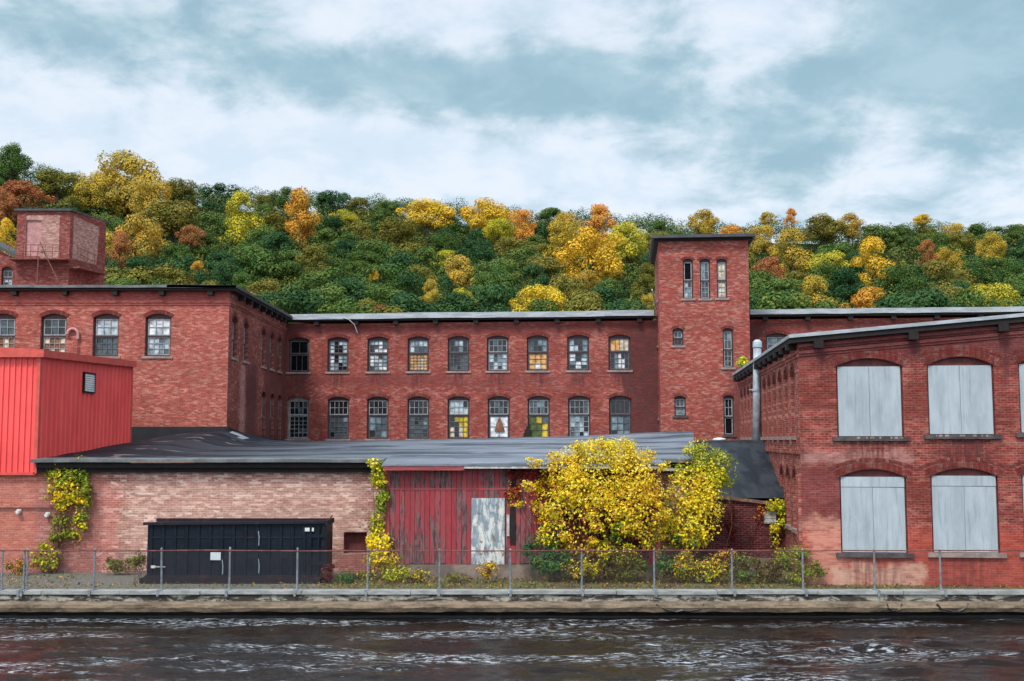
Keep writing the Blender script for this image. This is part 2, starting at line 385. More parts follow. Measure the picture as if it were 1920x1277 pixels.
def ringmesh(w, hs, rise, t, y0, y1, n=14, up=0.0):
    """brick arch: voussoirs around a segmental head, local coordinates"""
    mb = MB(); h = w/2; r = (h*h+rise**2)/(2*rise); a = math.asin(min(1, h/r)); cz = hs-r
    a2 = a*1.06
    for k in range(n):
        p0 = -a2+2*a2*(k+.05)/n; p1 = -a2+2*a2*(k+.95)/n
        q = lambda ang, rr: (rr*sin(ang), cz+rr*cos(ang))
        P = []
        tt = t*(1+.0*random.random())
        for z_ in (0, 1):
            rr = r+.002 if z_ == 0 else r+tt
            A, B = q(p0, rr), q(p1, rr)
            P += [(A[0], y0, A[1]), (B[0], y0, B[1]), (B[0], y1, B[1]), (A[0], y1, A[1])]
        mb.hexa(P)
    return mb
def sash(mb, gl, x0, x1, z0, z1, nx, ny, y, bar, kinds, frame=.05, skip=0.0):
    """muntins and panes of one sash; kinds: weighted list of glass indices"""
    mb.box(x0, x1, y-.03, y+.02, z0, z0+frame); mb.box(x0, x1, y-.03, y+.02, z1-frame, z1)
    mb.box(x0, x0+frame, y-.03, y+.02, z0+frame, z1-frame); mb.box(x1-frame, x1, y-.03, y+.02, z0+frame, z1-frame)
    X0, X1, Z0, Z1 = x0+frame, x1-frame, z0+frame, z1-frame
    for i in range(1, nx):
        x = X0+(X1-X0)*i/nx
        mb.box(x-bar/2, x+bar/2, y-.022, y+.01, Z0, Z1)
    for j in range(1, ny):
        z = Z0+(Z1-Z0)*j/ny
        mb.box(X0, X1, y-.019, y+.008, z-bar/2, z+bar/2)
    kk = None
    for i in range(nx):
        for j in range(ny):
            a, b = X0+(X1-X0)*i/nx, X0+(X1-X0)*(i+1)/nx; c, d = Z0+(Z1-Z0)*j/ny, Z0+(Z1-Z0)*(j+1)/ny
            k = kk if (kk is not None and random.random() < .5) else random.choice(kinds); kk = k; t1, t2 = random.uniform(-.008, .008), random.uniform(-.008, .008)
            gl.face([(a, y+.02+t1, c), (b, y+.02+t2, c), (b, y+.02-t1, d), (a, y+.02-t2, d)], k)
KIND = {'dark': [0,0,0,0,1], 'grey': [1,1,1,0,2], 'mixed': [0,1,2,3,0,1], 'pale': [2,3,3,4,1,2,0], 'patch': [3,4,2,0,4,1,3], 'white': [4,4,4,3],
        'orange': [5,5,5,6], 'orangepatch': [5,5,4,6,10,0], 'black': [9], 'yellow': [7,7,0,6], 'green': [8,8,1,0,7], 'tan': [6,6,6,4], 'brown': [10,10,0,6], 'sheet': [3,3,3,2], 'drawing': [4,4,4,3]}
def window(parent, fr, o, style=('dark', 'dark'), grid=(4, 2, 4, 4), munt=M_MUNT, split=.5, frame=M_FRAME, sill=M_SILL, arch=True, archt=.2, n=12, bar=.028, inset=.17):
    """style (upper, lower); a window part with frame, sashes, glass, sill and brick arch"""
    mb = MB(); w, hgt = o.w, o.v1-o.v0; h = w/2; side = hgt-o.rise; fw = .095 if w > 1.1 else .07
    q = Op(0, w, 0, hgt, o.rise); arc = q.arc()
    y0, y1 = inset, inset+.1
    mb.box(-h, -h+fw, y0, y1, 0, side); mb.box(h-fw, h, y0, y1, 0, side)
    mb.box(-h+fw, h-fw, y0, y1, 0, fw*.8)
    top = side-.02
    # head: fills the arched part
    for (a, za), (b, zb) in zip(arc, arc[1:]):
        mb.hexa([(a,y0,top-.03),(b,y0,top-.03),(b,y1,top-.03),(a,y1,top-.03),(a,y0,max(za, top)),(b,y0,max(zb, top)),(b,y1,max(zb, top)),(a,y1,max(za, top))])
    zm = fw*.8+(top-.03-fw*.8)*split
    mb.box(-h+fw, h-fw, y0-.01, y1, zm-.04, zm+.04)
    wi = mb.build('window', frame, parent, loc=(0,0,0)); place(wi, fr, o.u, o.v0, parent)
    sm, gl, gl2 = MB(), MB(), MB()
    sash(sm, gl, -h+fw, h-fw, zm+.04, top-.03, grid[0], grid[1], y0+.04, bar, KIND[style[0]])
    local(sm, 'upper_sash', munt, wi)
    sm2 = MB(); sash(sm2, gl2, -h+fw, h-fw, fw*.8, zm-.04, grid[2], grid[3], y0+.06, bar, KIND[style[1]], skip=0)
    local(sm2, 'lower_sash', munt if style[1] not in ('orange', 'white', 'drawing', 'grey', 'yellow', 'green') else M_MUNTD, wi)
    local(gl, 'upper_glass', GL, wi); local(gl2, 'lower_glass', GL, wi)
    if sill:
        s = MB(); s.box(-h-.12, h+.12, -.07, inset, -.115, 0.004); local(s, 'sill', sill, wi)
    if arch and o.rise > 0:
        local(ringmesh(w, hgt, o.rise, archt, -.012, .05, n), 'brick_arch', B_ARCH, wi)
    return wi

# ================================================================== SETTING
# ground sheets
g, t, bs = mat('yard_ground')
uvn = t.node('ShaderNodeTexCoord').outputs['Object']
sp = t.node('ShaderNodeSeparateXYZ'); t.put(sp.inputs[0], uvn)
a = t.noise(uvn, .9, 6, .6); b = t.noise(uvn, 9, 4, .7)
earth = t.mix(t.ramp(b, .4, .6), (.07,.05,.03), (.15,.10,.05))
grass_c = t.mix(t.ramp(b, .35, .65), (.05,.08,.02), (.16,.14,.05))
slab_c = t.mix(t.ramp(b, .3, .7), (.17,.155,.13), (.09,.085,.07))
col = t.mix(t.ramp(a, .42, .58), earth, grass_c)
left = t.ramp(t.math('ADD', sp.outputs[0], t.math('MULTIPLY', a, 1.5)), -5.5, -4.6, 1, 0)
col = t.mix(left, col, slab_c)
t.put(bs.inputs['Base Color'], col); bs.inputs['Roughness'].default_value = .95; bump(t, bs, b, .5, .03)
M_GROUND = g
mb = MB()
for x0, x1 in ((-900, -60), (-60, -20), (-20, 20), (20, 60), (60, 900)):
    for y0, y1 in ((34.8, 60), (60, 130), (130, 2000)): mb.face([(x0,y0,0),(x1,y0,0),(x1,y1,0),(x0,y1,0)])
gnd = mb.build('ground', M_GROUND); tag(gnd, kind='structure')

# quay wall along the canal
q, t, bs = mat('quay_stone')
co = t.node('ShaderNodeTexCoord').outputs['Object']
n1 = t.noise(t.scale(co, (1.2, 1, 6)), 1.2, 8, .7); n2 = t.noise(t.scale(co, (.8, 1, 1)), 9, 5, .7)
col = t.mix(t.ramp(n1, .38, .62), (.24,.165,.105), (.10,.07,.045))
col = t.mix(t.ramp(n2, .45, .75, 0, .6), col, (.30,.24,.17))
t.put(bs.inputs['Base Color'], col); bs.inputs['Roughness'].default_value = .9; bump(t, bs, t.math('ADD', n1, n2), .6, .05)
M_QUAY = q
q, t, bs = mat('stained_concrete')
co = t.node('ShaderNodeTexCoord').outputs['Object']
n1 = t.noise(t.scale(co, (.9, 1, 3)), 1.5, 8, .72, .5); n2 = t.noise(t.scale(co, (2, 1, .7)), 6, 5, .7)
col = t.mix(t.ramp(n1, .47, .58), (.045,.038,.033), (.40,.37,.31))
col = t.mix(t.ramp(n2, .5, .7, 0, .7), col, (.06,.05,.04))
t.put(bs.inputs['Base Color'], col); bs.inputs['Roughness'].default_value = .9; bump(t, bs, n2, .6, .05)
M_QUAYD = q
M_CAP = simple('cap_concrete', (.36,.36,.35), .85, .35, 1.8, stretch=(1,1,3), bmp=.25)
M_WET = simple('wet_stone', (.022,.019,.017), .45, .5, 3, bmp=.3)
YC = 34.35
def strip(prof, x0, x1, nseg, name, m, parent, jit=.0, seed=1):
    """extrude a (y, z) profile along x with slight wobble"""
    rs = np.random.RandomState(seed); mb = MB()
    xs = np.linspace(x0, x1, nseg+1)
    J = rs.normal(0, jit, (nseg+1, len(prof), 2))
    J = (J+np.roll(J, 1, 0))/2
    P = [[(xs[i], y+J[i][k][0], z+J[i][k][1]) for k, (y, z) in enumerate(prof)] for i in range(nseg+1)]
    idx = {}
    for i in range(nseg+1):
        for k in range(len(prof)): idx[i, k] = len(mb.v); mb.v.append(P[i][k])
    for i in range(nseg):
        for k in range(len(prof)-1):
            mb.f.append((idx[i,k], idx[i+1,k], idx[i+1,k+1], idx[i,k+1])); mb.m.append(0)
    return mb.build(name, m, parent, smooth=False)
quay = empty('canal_wall', (0, YC, 0), 'long stained concrete and stone wall edging the canal', 'canal wall')
strip([(YC+.05,-.46),(YC+.02,-.14),(YC+.02,-.10),(YC+.3,-.09)], -60, 60, 400, 'stained_band', M_QUAYD, quay, .012, 2)
strip([(YC-.02,-.57),(YC-.26,-.55),(YC-.32,-.42),(YC-.30,-.33),(YC-.05,-.29),(YC+.07,-.27)], -60, 60, 400, 'stone_ledge', M_QUAY, quay, .014, 3)
strip([(YC+.1,-1.6),(YC+.05,-.7),(YC-.02,-.56)], -60, 60, 200, 'waterline', M_WET, quay, .01, 4)
x = -60.0; k = 0
mbc = MB()
while x < 60:
    L = random.uniform(2.2, 3.4); dz = random.uniform(-.008, .008); dy = random.uniform(-.02, .02)
    mbc.hexa([(x, YC-.05+dy, -.07+dz), (x+L-.02, YC-.05+dy, -.07+dz), (x+L-.02, YC+.5, -.10), (x, YC+.5, -.10),
              (x, YC-.05+dy, .035+dz), (x+L-.02, YC-.05+dy, .035+dz), (x+L-.02, YC+.52, .02), (x, YC+.52, .02)])
    x += L
mbc.build('cap', M_CAP, quay)
# broken patches and sagging edges on the wall
for px0, px1 in ((1232, 1322), (1755, 1815), (1662, 1690)):
    mb = MB(); A = at(px0, 1108, YC-.3).x; B = at(px1, 1108, YC-.3).x
    pts = [Vector((A+(B-A)*(k+random.uniform(-.3,.3))/10, YC-.292-.03*sin(pi*k/10), -.32-.20*sin(pi*k/10)**.5+random.uniform(-.025,.025))) for k in range(11)]
    mb.tube(pts, [.012+.03*random.random() for _ in pts], 5); mb.build('crack', M_WET, quay)

# canal water with real waves
def vnoise(X, Y, seed):
    rs = np.random.RandomState(seed); T = rs.rand(256, 256)
    xi = np.floor(X).astype(int); yi = np.floor(Y).astype(int); fx = X-xi; fy = Y-yi
    fx = fx*fx*(3-2*fx); fy = fy*fy*(3-2*fy)
    g_ = lambda a, b: T[a % 256, b % 256]
    return (g_(xi,yi)*(1-fx)+g_(xi+1,yi)*fx)*(1-fy)+(g_(xi,yi+1)*(1-fx)+g_(xi+1,yi+1)*fx)*fy-.5
WZ = -.76
nx, ny = 640, 380
xs = np.linspace(-21, 21, nx); ys = np.linspace(17.5, YC+.3, ny)
X, Y = np.meshgrid(xs, ys)
Z = .13*vnoise(X*.5+Y*.25, Y*1.2-X*.18, 1)+.14*vnoise(X*1.1-Y*.3, Y*2.6+X*.25, 2)+.06*vnoise(X*2.6, Y*5.2, 3)+.015*vnoise(X*6, Y*9.5, 4)
amp = .35+1.4*np.clip(vnoise(X*.13+3, Y*.33+X*.05, 5)+.55, 0, 1)
amp *= np.clip((YC-Y)/3.2+.15, .15, 1)
Z *= amp*.72
m_, t, bs = mat('canal_water')
co = t.node('ShaderNodeTexCoord').outputs['Object']
bs.inputs['Base Color'].default_value = (.010, .005, .0035, 1); bs.inputs['Roughness'].default_value = .02
bs.inputs['IOR'].default_value = 1.33; bs.inputs['Specular IOR Level'].default_value = .30
h1 = t.noise(t.scale(co, (3.0, 8.0, 1)), 1, 5, .65, .3); h2 = t.noise(t.scale(co, (9, 24, 1)), 1, 3, .6)
bump(t, bs, t.math('ADD', h1, t.math('MULTIPLY', h2, .4)), .38, .06)
# thin white streaks: sky glints on the ripples painted in, with some foam
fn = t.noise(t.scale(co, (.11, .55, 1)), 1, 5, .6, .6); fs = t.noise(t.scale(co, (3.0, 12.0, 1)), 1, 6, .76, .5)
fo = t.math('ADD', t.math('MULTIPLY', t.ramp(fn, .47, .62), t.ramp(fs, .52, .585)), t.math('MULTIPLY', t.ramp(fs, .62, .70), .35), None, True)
M_GLINT_FOAM = t.node('ShaderNodeBsdfDiffuse'); M_GLINT_FOAM.inputs[0].default_value = (.60,.64,.70,1)
mx = t.node('ShaderNodeMixShader'); t.put(mx.inputs[0], t.math('MULTIPLY', fo, .62)); t.l.new(bs.outputs[0], mx.inputs[1]); t.l.new(M_GLINT_FOAM.outputs[0], mx.inputs[2])
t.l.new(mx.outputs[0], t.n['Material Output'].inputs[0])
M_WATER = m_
me = bpy.data.meshes.new('water')
V = np.stack([X.ravel(), Y.ravel(), Z.ravel()], 1)
i = np.arange((ny-1)*nx).reshape(ny-1, nx)[:, :-1].ravel()
Fq = np.stack([i, i+1, i+nx+1, i+nx], 1)
b0 = len(V)
ext = [(-300,-60,0),(300,-60,0),(300,17.5,0),(-300,17.5,0),(-300,YC+.3,0),(-21,YC+.3,0),(-21,17.5,0),(21,17.5,0),(21,YC+.3,0),(300,YC+.3,0)]
me.from_pydata([tuple(v) for v in V]+ext, [], [tuple(int(k) for k in f) for f in Fq]+[(b0,b0+1,b0+2,b0+7,b0+6,b0+3),(b0+3,b0+6,b0+5,b0+4),(b0+7,b0+2,b0+9,b0+8)])
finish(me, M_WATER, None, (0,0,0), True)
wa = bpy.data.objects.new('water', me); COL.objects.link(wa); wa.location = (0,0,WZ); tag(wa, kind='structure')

# wooded hill
SKY = [(-900,225),(0,288),(120,310),(300,334),(480,354),(700,361),(850,376),(1000,388),(1200,400),(1450,410),(1700,414),(2900,418)]
def skyline(x):
    for (a, ya), (b, yb) in zip(SKY, SKY[1:]):
        if x <= b: return ya+(yb-ya)*(x-a)/(b-a)
    return SKY[-1][1]
YB = 612.0
def hill_pt(px, t):
    Y = 150+t*175; py = YB+(skyline(px)-YB)*t
    p = at(px, py+14, Y); return p
M_HILL = simple('hill_soil', (.016,.022,.008), 1.0, .5, .2, c2=(.022,.018,.009), spec=0.0)
mb = MB(); cols = list(range(-900, 2881, 90)); rows = []
for px in cols:
    p0 = hill_pt(px, 0); c = [(p0.x*.8, 118, -.3)]
    for k in range(13):
        p = hill_pt(px, k/12); c.append((p.x, p.y, p.z-5.0))
    c.append((p.x*1.2, p.y+70, p.z-9)); c.append((p.x*1.7, p.y+300, -20)); rows.append(c)
for i_, c in enumerate(rows): mb.v += c
nr_ = len(rows[0])
for i_ in range(len(rows)-1):
    for k in range(nr_-1):
        mb.f.append((i_*nr_+k, (i_+1)*nr_+k, (i_+1)*nr_+k+1, i_*nr_+k+1)); mb.m.append(0)
tag(mb.build('hill', M_HILL, smooth=True), kind='structure')

# ------------------------------------------------------------------ foliage
class Leaves:
    def __init__(s, seed): s.rs = np.random.RandomState(seed); s.C = []; s.N = []; s.Z = []; s.M = []
    def add(s, C, N, size, m): s.C.append(C); s.N.append(N); s.Z.append(size); s.M.append(m)
    def clump(s, c, r, n, size, m=0, up=.35, shell=.55, squash=(1,1,1), var=.35, rough=.55):
        d = s.rs.normal(size=(n, 3)); d /= np.linalg.norm(d, axis=1)[:, None]
        rad = s.rs.uniform(shell, 1.0, n)**.6
        P = np.array(c)+d*rad[:, None]*np.array(squash)*r
        N = d+s.rs.normal(0, rough, (n, 3))+np.array([0, -.15, up])
        s.add(P, N, size*s.rs.uniform(1-var, 1+var, n), np.full(n, m) if np.isscalar(m) else s.rs.choice(m, n))
    def mesh(s, name, mats, off=(0,0,0), extra=None, aspect=.62):
        C = np.concatenate(s.C); N = np.concatenate(s.N); Z = np.concatenate(s.Z); M = np.concatenate(s.M)
        N /= np.linalg.norm(N, axis=1)[:, None]; n = len(C)
        A = np.cross(N, s.rs.normal(size=(n, 3))); A /= np.linalg.norm(A, axis=1)[:, None]; B = np.cross(N, A)
        a = A*Z[:, None]*.5; b = B*Z[:, None]*.5*aspect; k = N*Z[:, None]*.10
        Q = np.stack([C-a, C+b-k, C+a, C-b-k], 1).reshape(-1, 3)-np.array(off)
        V = Q; Fc = np.arange(4*n).reshape(-1, 4)
        me = bpy.data.meshes.new(name)
        me.vertices.add(len(V)); me.vertices.foreach_set('co', V.astype(np.float32).ravel())
        me.loops.add(4*n); me.loops.foreach_set('vertex_index', Fc.astype(np.int32).ravel())
        me.polygons.add(n); me.polygons.foreach_set('loop_start', (np.arange(n)*4).astype(np.int32)); me.polygons.foreach_set('loop_total', np.full(n, 4, dtype=np.int32))
        for m in mats: me.materials.append(m)
        me.polygons.foreach_set('material_index', M.astype(np.int32))
        me.update(calc_edges=True); me.validate()
        return me
def leafmat(name, c, c2, scale=.5, trans=.12, rnd=.25):
    m, t, bs = mat(name)
    oi = t.node('ShaderNodeObjectInfo').outputs['Random']
    geo = t.node('ShaderNodeNewGeometry')
    co = t.node('ShaderNodeTexCoord').outputs['Object']
    n = t.noise(t.vmath('ADD', co, (1,1,1)), scale, 4, .6)
    rl = geo.outputs['Random Per Island']
    col = t.mix(t.ramp(t.math('ADD', n, t.math('MULTIPLY', rl, .3)), .5, .8), c, c2)
    col = t.mix(t.math('MULTIPLY', oi, rnd), col, tuple(x*.55 for x in c))
    hs = t.node('ShaderNodeHueSaturation'); t.put(hs.inputs['Hue'], t.math('MULTIPLY_ADD', oi, .02, .492)); t.put(hs.inputs['Value'], t.math('MULTIPLY_ADD', rl, .4, .75)); t.put(hs.inputs['Color'], col)
    t.put(bs.inputs['Base Color'], hs.outputs[0]); bs.inputs['Roughness'].default_value = .7; bs.inputs['Specular IOR Level'].default_value = .06
    tr = t.node('ShaderNodeBsdfTranslucent'); t.put(tr.inputs[0], hs.outputs[0])
    mx = t.node('ShaderNodeMixShader'); mx.inputs[0].default_value = trans; t.l.new(bs.outputs[0], mx.inputs[1]); t.l.new(tr.outputs[0], mx.inputs[2])
    t.l.new(mx.outputs[0], t.n['Material Output'].inputs[0])
    return m
L_GREEN = leafmat('green_foliage', (.055,.125,.032), (.150,.195,.042))
L_DEEP = leafmat('deep_green_foliage', (.026,.078,.030), (.070,.135,.042))
L_OLIVE = leafmat('olive_foliage', (.135,.145,.030), (.27,.215,.040))
L_YGREEN = leafmat('yellow_green_foliage', (.74,.58,.05), (.30,.33,.045), .35)
L_YELLOW = leafmat('yellow_foliage', (.92,.56,.045), (.60,.42,.05), .35)
L_GOLD = leafmat('golden_foliage', (.72,.42,.05), (.32,.28,.06), .3)
L_ORANGE = leafmat('orange_foliage', (.78,.27,.05), (.62,.38,.06), .35)
L_RUST = leafmat('rusty_foliage', (.36,.12,.055), (.46,.19,.06))

PROTO = []
for k in range(9):
    rs = np.random.RandomState(100+k); lv = Leaves(200+k)
    hgt = 11.0; cr = 4.4; tall = [1.0, 1.1, .9, 1.25, .85, 1.0, 1.35, .95, 1.15][k]
    lobes = []
    for j in range([30,34,28,32,28,30,36,32,30][k]):
        th = rs.uniform(0, 2*pi); f = rs.uniform(-.75, 1.0)
        rr = cr*sqrt(max(0, 1-(f*.85)**2))*rs.uniform(.35, 1.0)
        if k in (3, 6): rr *= (1.1-.45*(f+.75)/1.75)
        lobes.append((rr*cos(th), rr*sin(th), 6.2+f*3.7*tall, rs.uniform(.95, 1.75)))
    lobes.append((0, 0, 6.3, 2.6)); lobes.append((.4, 0, 6.2+3.4*tall, 1.5))
    for (lx, ly, lz, lr) in lobes:
        nn = int(190*lr*lr/1.6)
        lv.clump((lx, ly, lz), lr*rs.uniform(.95, 1.15), nn, .36, 0, up=.4, shell=.5, squash=(1.0, 1.0, .82), rough=.28)
    me = lv.mesh('crown', [L_GREEN])
    tb = MB(); tb.tube([(0,0,-2.5),(.1,0,1.5),(0,.1,4),(.1,0,7.5)], [.34,.26,.19,.07], 7)
    for j in range(6):
        lx, ly, lz, _ = lobes[j]; tb.tube([(0,0,2.6+j*.5), (lx*.5, ly*.5, (2.9+j*.5+lz)/2), (lx, ly, lz)], [.13,.09,.03], 5)
    tm = bpy.data.meshes.new('trunk'); tm.from_pydata(tb.v, [], tb.f); tm.materials.append(M_TRUNK)
    PROTO.append((me, tm, tall))
GT = 'trees of the wooded hillside'
def tree(pos, w_m, h_m, m, label, proto=None, mat_=None):
    k = random.randrange(len(PROTO)) if proto is None else proto
    me, tm, tall = PROTO[k]
    r = bpy.data.objects.new('hillside_tree', None); COL.objects.link(r)
    full = 6.2+4.9*tall
    r.location = (pos.x, pos.y, pos.z-7.3*h_m/full); r.rotation_euler = (0, 0, random.uniform(0, 6.28))
    sx = w_m/9.6; r.scale = (sx, sx, h_m/full)
    tag(r, label, 'tree', GT)
    c = bpy.data.objects.new('crown', me); c.parent = r; COL.objects.link(c)
    c.material_slots[0].link = 'OBJECT'; c.material_slots[0].material = m
    b = bpy.data.objects.new('trunk', tm); b.parent = r; COL.objects.link(b)
    return r
# trees that stand out: px, py of crown middle, px width, px height, material, prototype, label
KEY = [
 (20,300,70,75,L_GREEN,7,'dark green tree poking highest above the far left skyline'),
 (45,368,95,75,L_RUST,4,'rust orange tree just above the old brick stair tower'),
 (0,380,60,80,L_RUST,2,'rusty brown tree cut by the left edge above the gabled mill'),
 (12,445,50,80,L_YELLOW,3,'yellow tree at the left edge beside the old brick stair tower'),
 (238,345,120,150,L_GOLD,1,'tall golden tree standing highest on the left of the hill'),
 (285,372,80,90,L_GOLD,0,'golden tree tucked right below the tallest golden tree'),
 (180,350,85,80,L_GOLD,2,'golden tree on the left flank of the tallest golden tree'),
 (110,342,100,60,L_OLIVE,4,'olive gold tree on the skyline above the stair tower'),
 (335,362,80,60,L_OLIVE,0,'pale olive tree on the skyline right of the tallest golden tree'),
 (330,410,110,90,L_OLIVE,7,'broad olive tree below the golden trees on the left'),
 (268,455,95,120,L_GOLD,1,'dull yellow tree right of the stair tower, low on the hill'),
 (222,475,55,90,L_RUST,6,'dark rusty tree close to the right of the stair tower'),
 (358,440,50,50,L_RUST,4,'small rusty tree between the olive tree and the yellow cone shaped tree'),
 (370,512,42,52,L_ORANGE,3,'small orange tree just above the left wing roof'),
 (450,408,80,115,L_YGREEN,3,'bright yellow cone shaped tree left of the single orange tree'),
 (565,405,70,110,L_ORANGE,6,'single bright orange tree left of the middle of the hill'),
 (800,398,100,70,L_YELLOW,4,'yellow tree on the skyline left of the middle, above dark oaks'),
 (915,398,95,75,L_YELLOW,2,'yellow tree on the skyline left of the orange one near the middle'),
 (976,420,55,70,L_ORANGE,0,'pale orange tree on the skyline near the middle of the hill'),
 (935,430,60,50,L_YGREEN,7,'yellow green tree under the middle skyline yellow trees'),
 (745,440,100,70,L_OLIVE,0,'olive tree below the left skyline yellow tree'),
 (1055,450,80,95,L_GOLD,0,'golden tree on the left of the big yellow cluster'),
 (1122,418,65,80,L_ORANGE,3,'pale orange tree at the top of the big yellow cluster'),
 (1112,485,125,130,L_YELLOW,1,'largest bright yellow tree at the heart of the yellow cluster'),
 (1065,420,60,60,L_GOLD,5,'small golden tree at the top left of the yellow cluster'),
 (1178,450,80,90,L_YGREEN,5,'yellow green tree between the yellow cluster and the tall tower'),
 (1010,565,98,85,L_YELLOW,4,'vivid yellow tree just above the roof in the middle'),
 (806,553,46,66,L_GOLD,3,'small golden tree just above the main mill roof'),
 (862,565,60,60,L_YGREEN,5,'yellow green tree low above the main mill roof'),
 (702,515,20,24,L_YELLOW,4,'tiny yellow tree among dark oaks above the main mill roof'),
 (1222,575,55,60,L_GOLD,0,'golden tree low against the left side of the tall tower'),
 (1215,520,45,60,L_OLIVE,6,'olive tree against the left side of the tall tower'),
 (1100,525,60,50,L_GOLD,4,'yellowish tree below the largest bright yellow tree'),
 (1315,415,60,55,L_GOLD,5,'golden tree rising behind the tall tower roof'),
 (1370,437,50,40,L_ORANGE,5,'orange tree peeping over the right end of the tower roof'),
 (1430,445,55,60,L_GOLD,0,'golden tree close to the right side of the tall tower'),
 (1487,468,80,95,L_GOLD,3,'broad dull golden tree right of the tall tower'),
 (1440,408,30,30,L_GOLD,4,'small golden tree on the skyline right of the tall tower'),
 (1484,406,24,34,L_ORANGE,6,'small pale orange tree on the skyline right of the tower'),
 (1540,428,90,60,L_OLIVE,7,'olive tree on the skyline right of the tower'),
 (1590,420,50,50,L_GOLD,5,'faded golden tree high on the hill left of the single yellow tree'),
 (1640,485,75,95,L_YELLOW,3,'single yellow tree in the middle of the right slope'),
 (1738,475,38,55,L_RUST,6,'narrow rusty tree on the right slope'),
 (1745,556,48,36,L_RUST,2,'small reddish tree just above the right roof'),
 (1857,462,55,66,L_GOLD,5,'golden tree high on the slope near the right edge'),
 (1530,555,75,90,L_GOLD,3,'dull golden tree above the right roof, left of the orange dome'),
 (1628,566,90,75,L_ORANGE,4,'orange dome shaped tree just above the right roof'),
 (1858,562,95,75,L_YGREEN,7,'yellow green tree above the right roof near the right edge'),
 (1440,505,60,60,L_RUST,5,'rusty brown tree beside the right side of the tower'),
 (1730,412,40,26,L_YELLOW,4,'small yellow tree on the right skyline'),
 (540,572,70,44,L_OLIVE,4,'faded olive tree above the corner of left wing and main mill'),
 (712,582,34,30,L_RUST,4,'small rusty tree touching the main mill roof'),
 (500,545,90,60,L_OLIVE,2,'olive tree above the left wing side roof'),
 (590,500,70,90,L_OLIVE,6,'olive tree below the single bright orange tree'),
 (1800,520,30,30,L_OLIVE,0,'small olive tree low on the far right slope'),
]
def tpar(px, py): return max(-.05, min(1.06, (YB-py)/(YB-skyline(px))))
for px, py, wp, hp, m, pr, lab in KEY:
    t_ = tpar(px, py); Y = 150+t_*175-(18 if t_ < .35 else 6)
    tree(at(px, py, Y), wp*Y/F*1.14, hp*Y/F*1.30, m, lab, pr)
ROWS = 11; cnt = 0
LBL = {L_GREEN.name: 'green tree among the woods on the hillside', L_DEEP.name: 'dark green tree among the woods on the hillside', L_OLIVE.name: 'olive green tree among the woods on the hillside', L_GOLD.name: 'scattered golden tree half hidden among the green woods', L_YGREEN.name: 'scattered yellow green tree half hidden among the green woods', L_RUST.name: 'scattered rusty tree half hidden among the green woods'}
for r_ in range(ROWS):
    t_ = r_/(ROWS-1)
    sp_ = 90-44*t_
    x = -60+random.uniform(0, sp_)
    while x < 1980:
        tt = t_+random.uniform(-.035, .035); px = x+random.uniform(-14, 14)
        py = YB+(skyline(px)+20-YB)*tt
        Y = 150+tt*175
        near = min(((px-k[0])/(k[2]*.55))**2+((py-k[1])/(k[3]*.5))**2 for k in KEY)
        if near > .95 and cnt < 244:
            m = random.choices([L_GREEN, L_DEEP, L_OLIVE, L_GOLD, L_YGREEN, L_RUST], [5, 3.6, 2.3, .25, .15, .15])[0]
            s_ = random.uniform(.8, 1.25)
            tree(at(px, py+8, Y), 10.0*s_*random.uniform(.85, 1.25), (12.4-2.6*tt)*s_*random.uniform(.85, 1.15), m, LBL[m.name])
            cnt += 1
        x += sp_
FARW = Leaves(6)
# understorey closing the gaps between trunks
lv = Leaves(5)
for k in range(5200):
    px = random.uniform(-420, 2400); t_ = random.uniform(-.02, 1.0); p = hill_pt(px, t_)
    lv.clump((p.x, p.y, p.z-random.uniform(1.6, 4.0)), random.uniform(1.3, 2.6), 75, .48, random.choice([0, 0, 0, 1, 1, 2, 2]), up=.3, squash=(1.2, 1.2, .9))
me = lv.mesh('undergrowth', [L_GREEN, L_DEEP, L_OLIVE]); un = bpy.data.objects.new('undergrowth', me); COL.objects.link(un); tag(un, kind='stuff', label='dense green brush covering the hill under the trees')
for k in range(420):          # far woods along the crest, behind the last single trees
    px = -160+2250*k/420+random.uniform(-4, 4); Y = 332+random.uniform(0, 12); p = at(px, skyline(px)+random.uniform(14, 34)+5*sin(px*.05)+4*sin(px*.021), Y)
    FARW.clump((p.x, p.y, p.z), random.uniform(1.6, 2.8), 230, .42, random.choice([0, 0, 1, 1, 1, 2]), up=.6, squash=(1.2, 1.2, 1.1))
me = FARW.mesh('far_woods', [L_GREEN, L_DEEP, L_OLIVE]); un = bpy.data.objects.new('far_woods', me); COL.objects.link(un); tag(un, kind='stuff', label='far green woods along the crest of the hill')
print('hill trees', cnt+len(KEY))
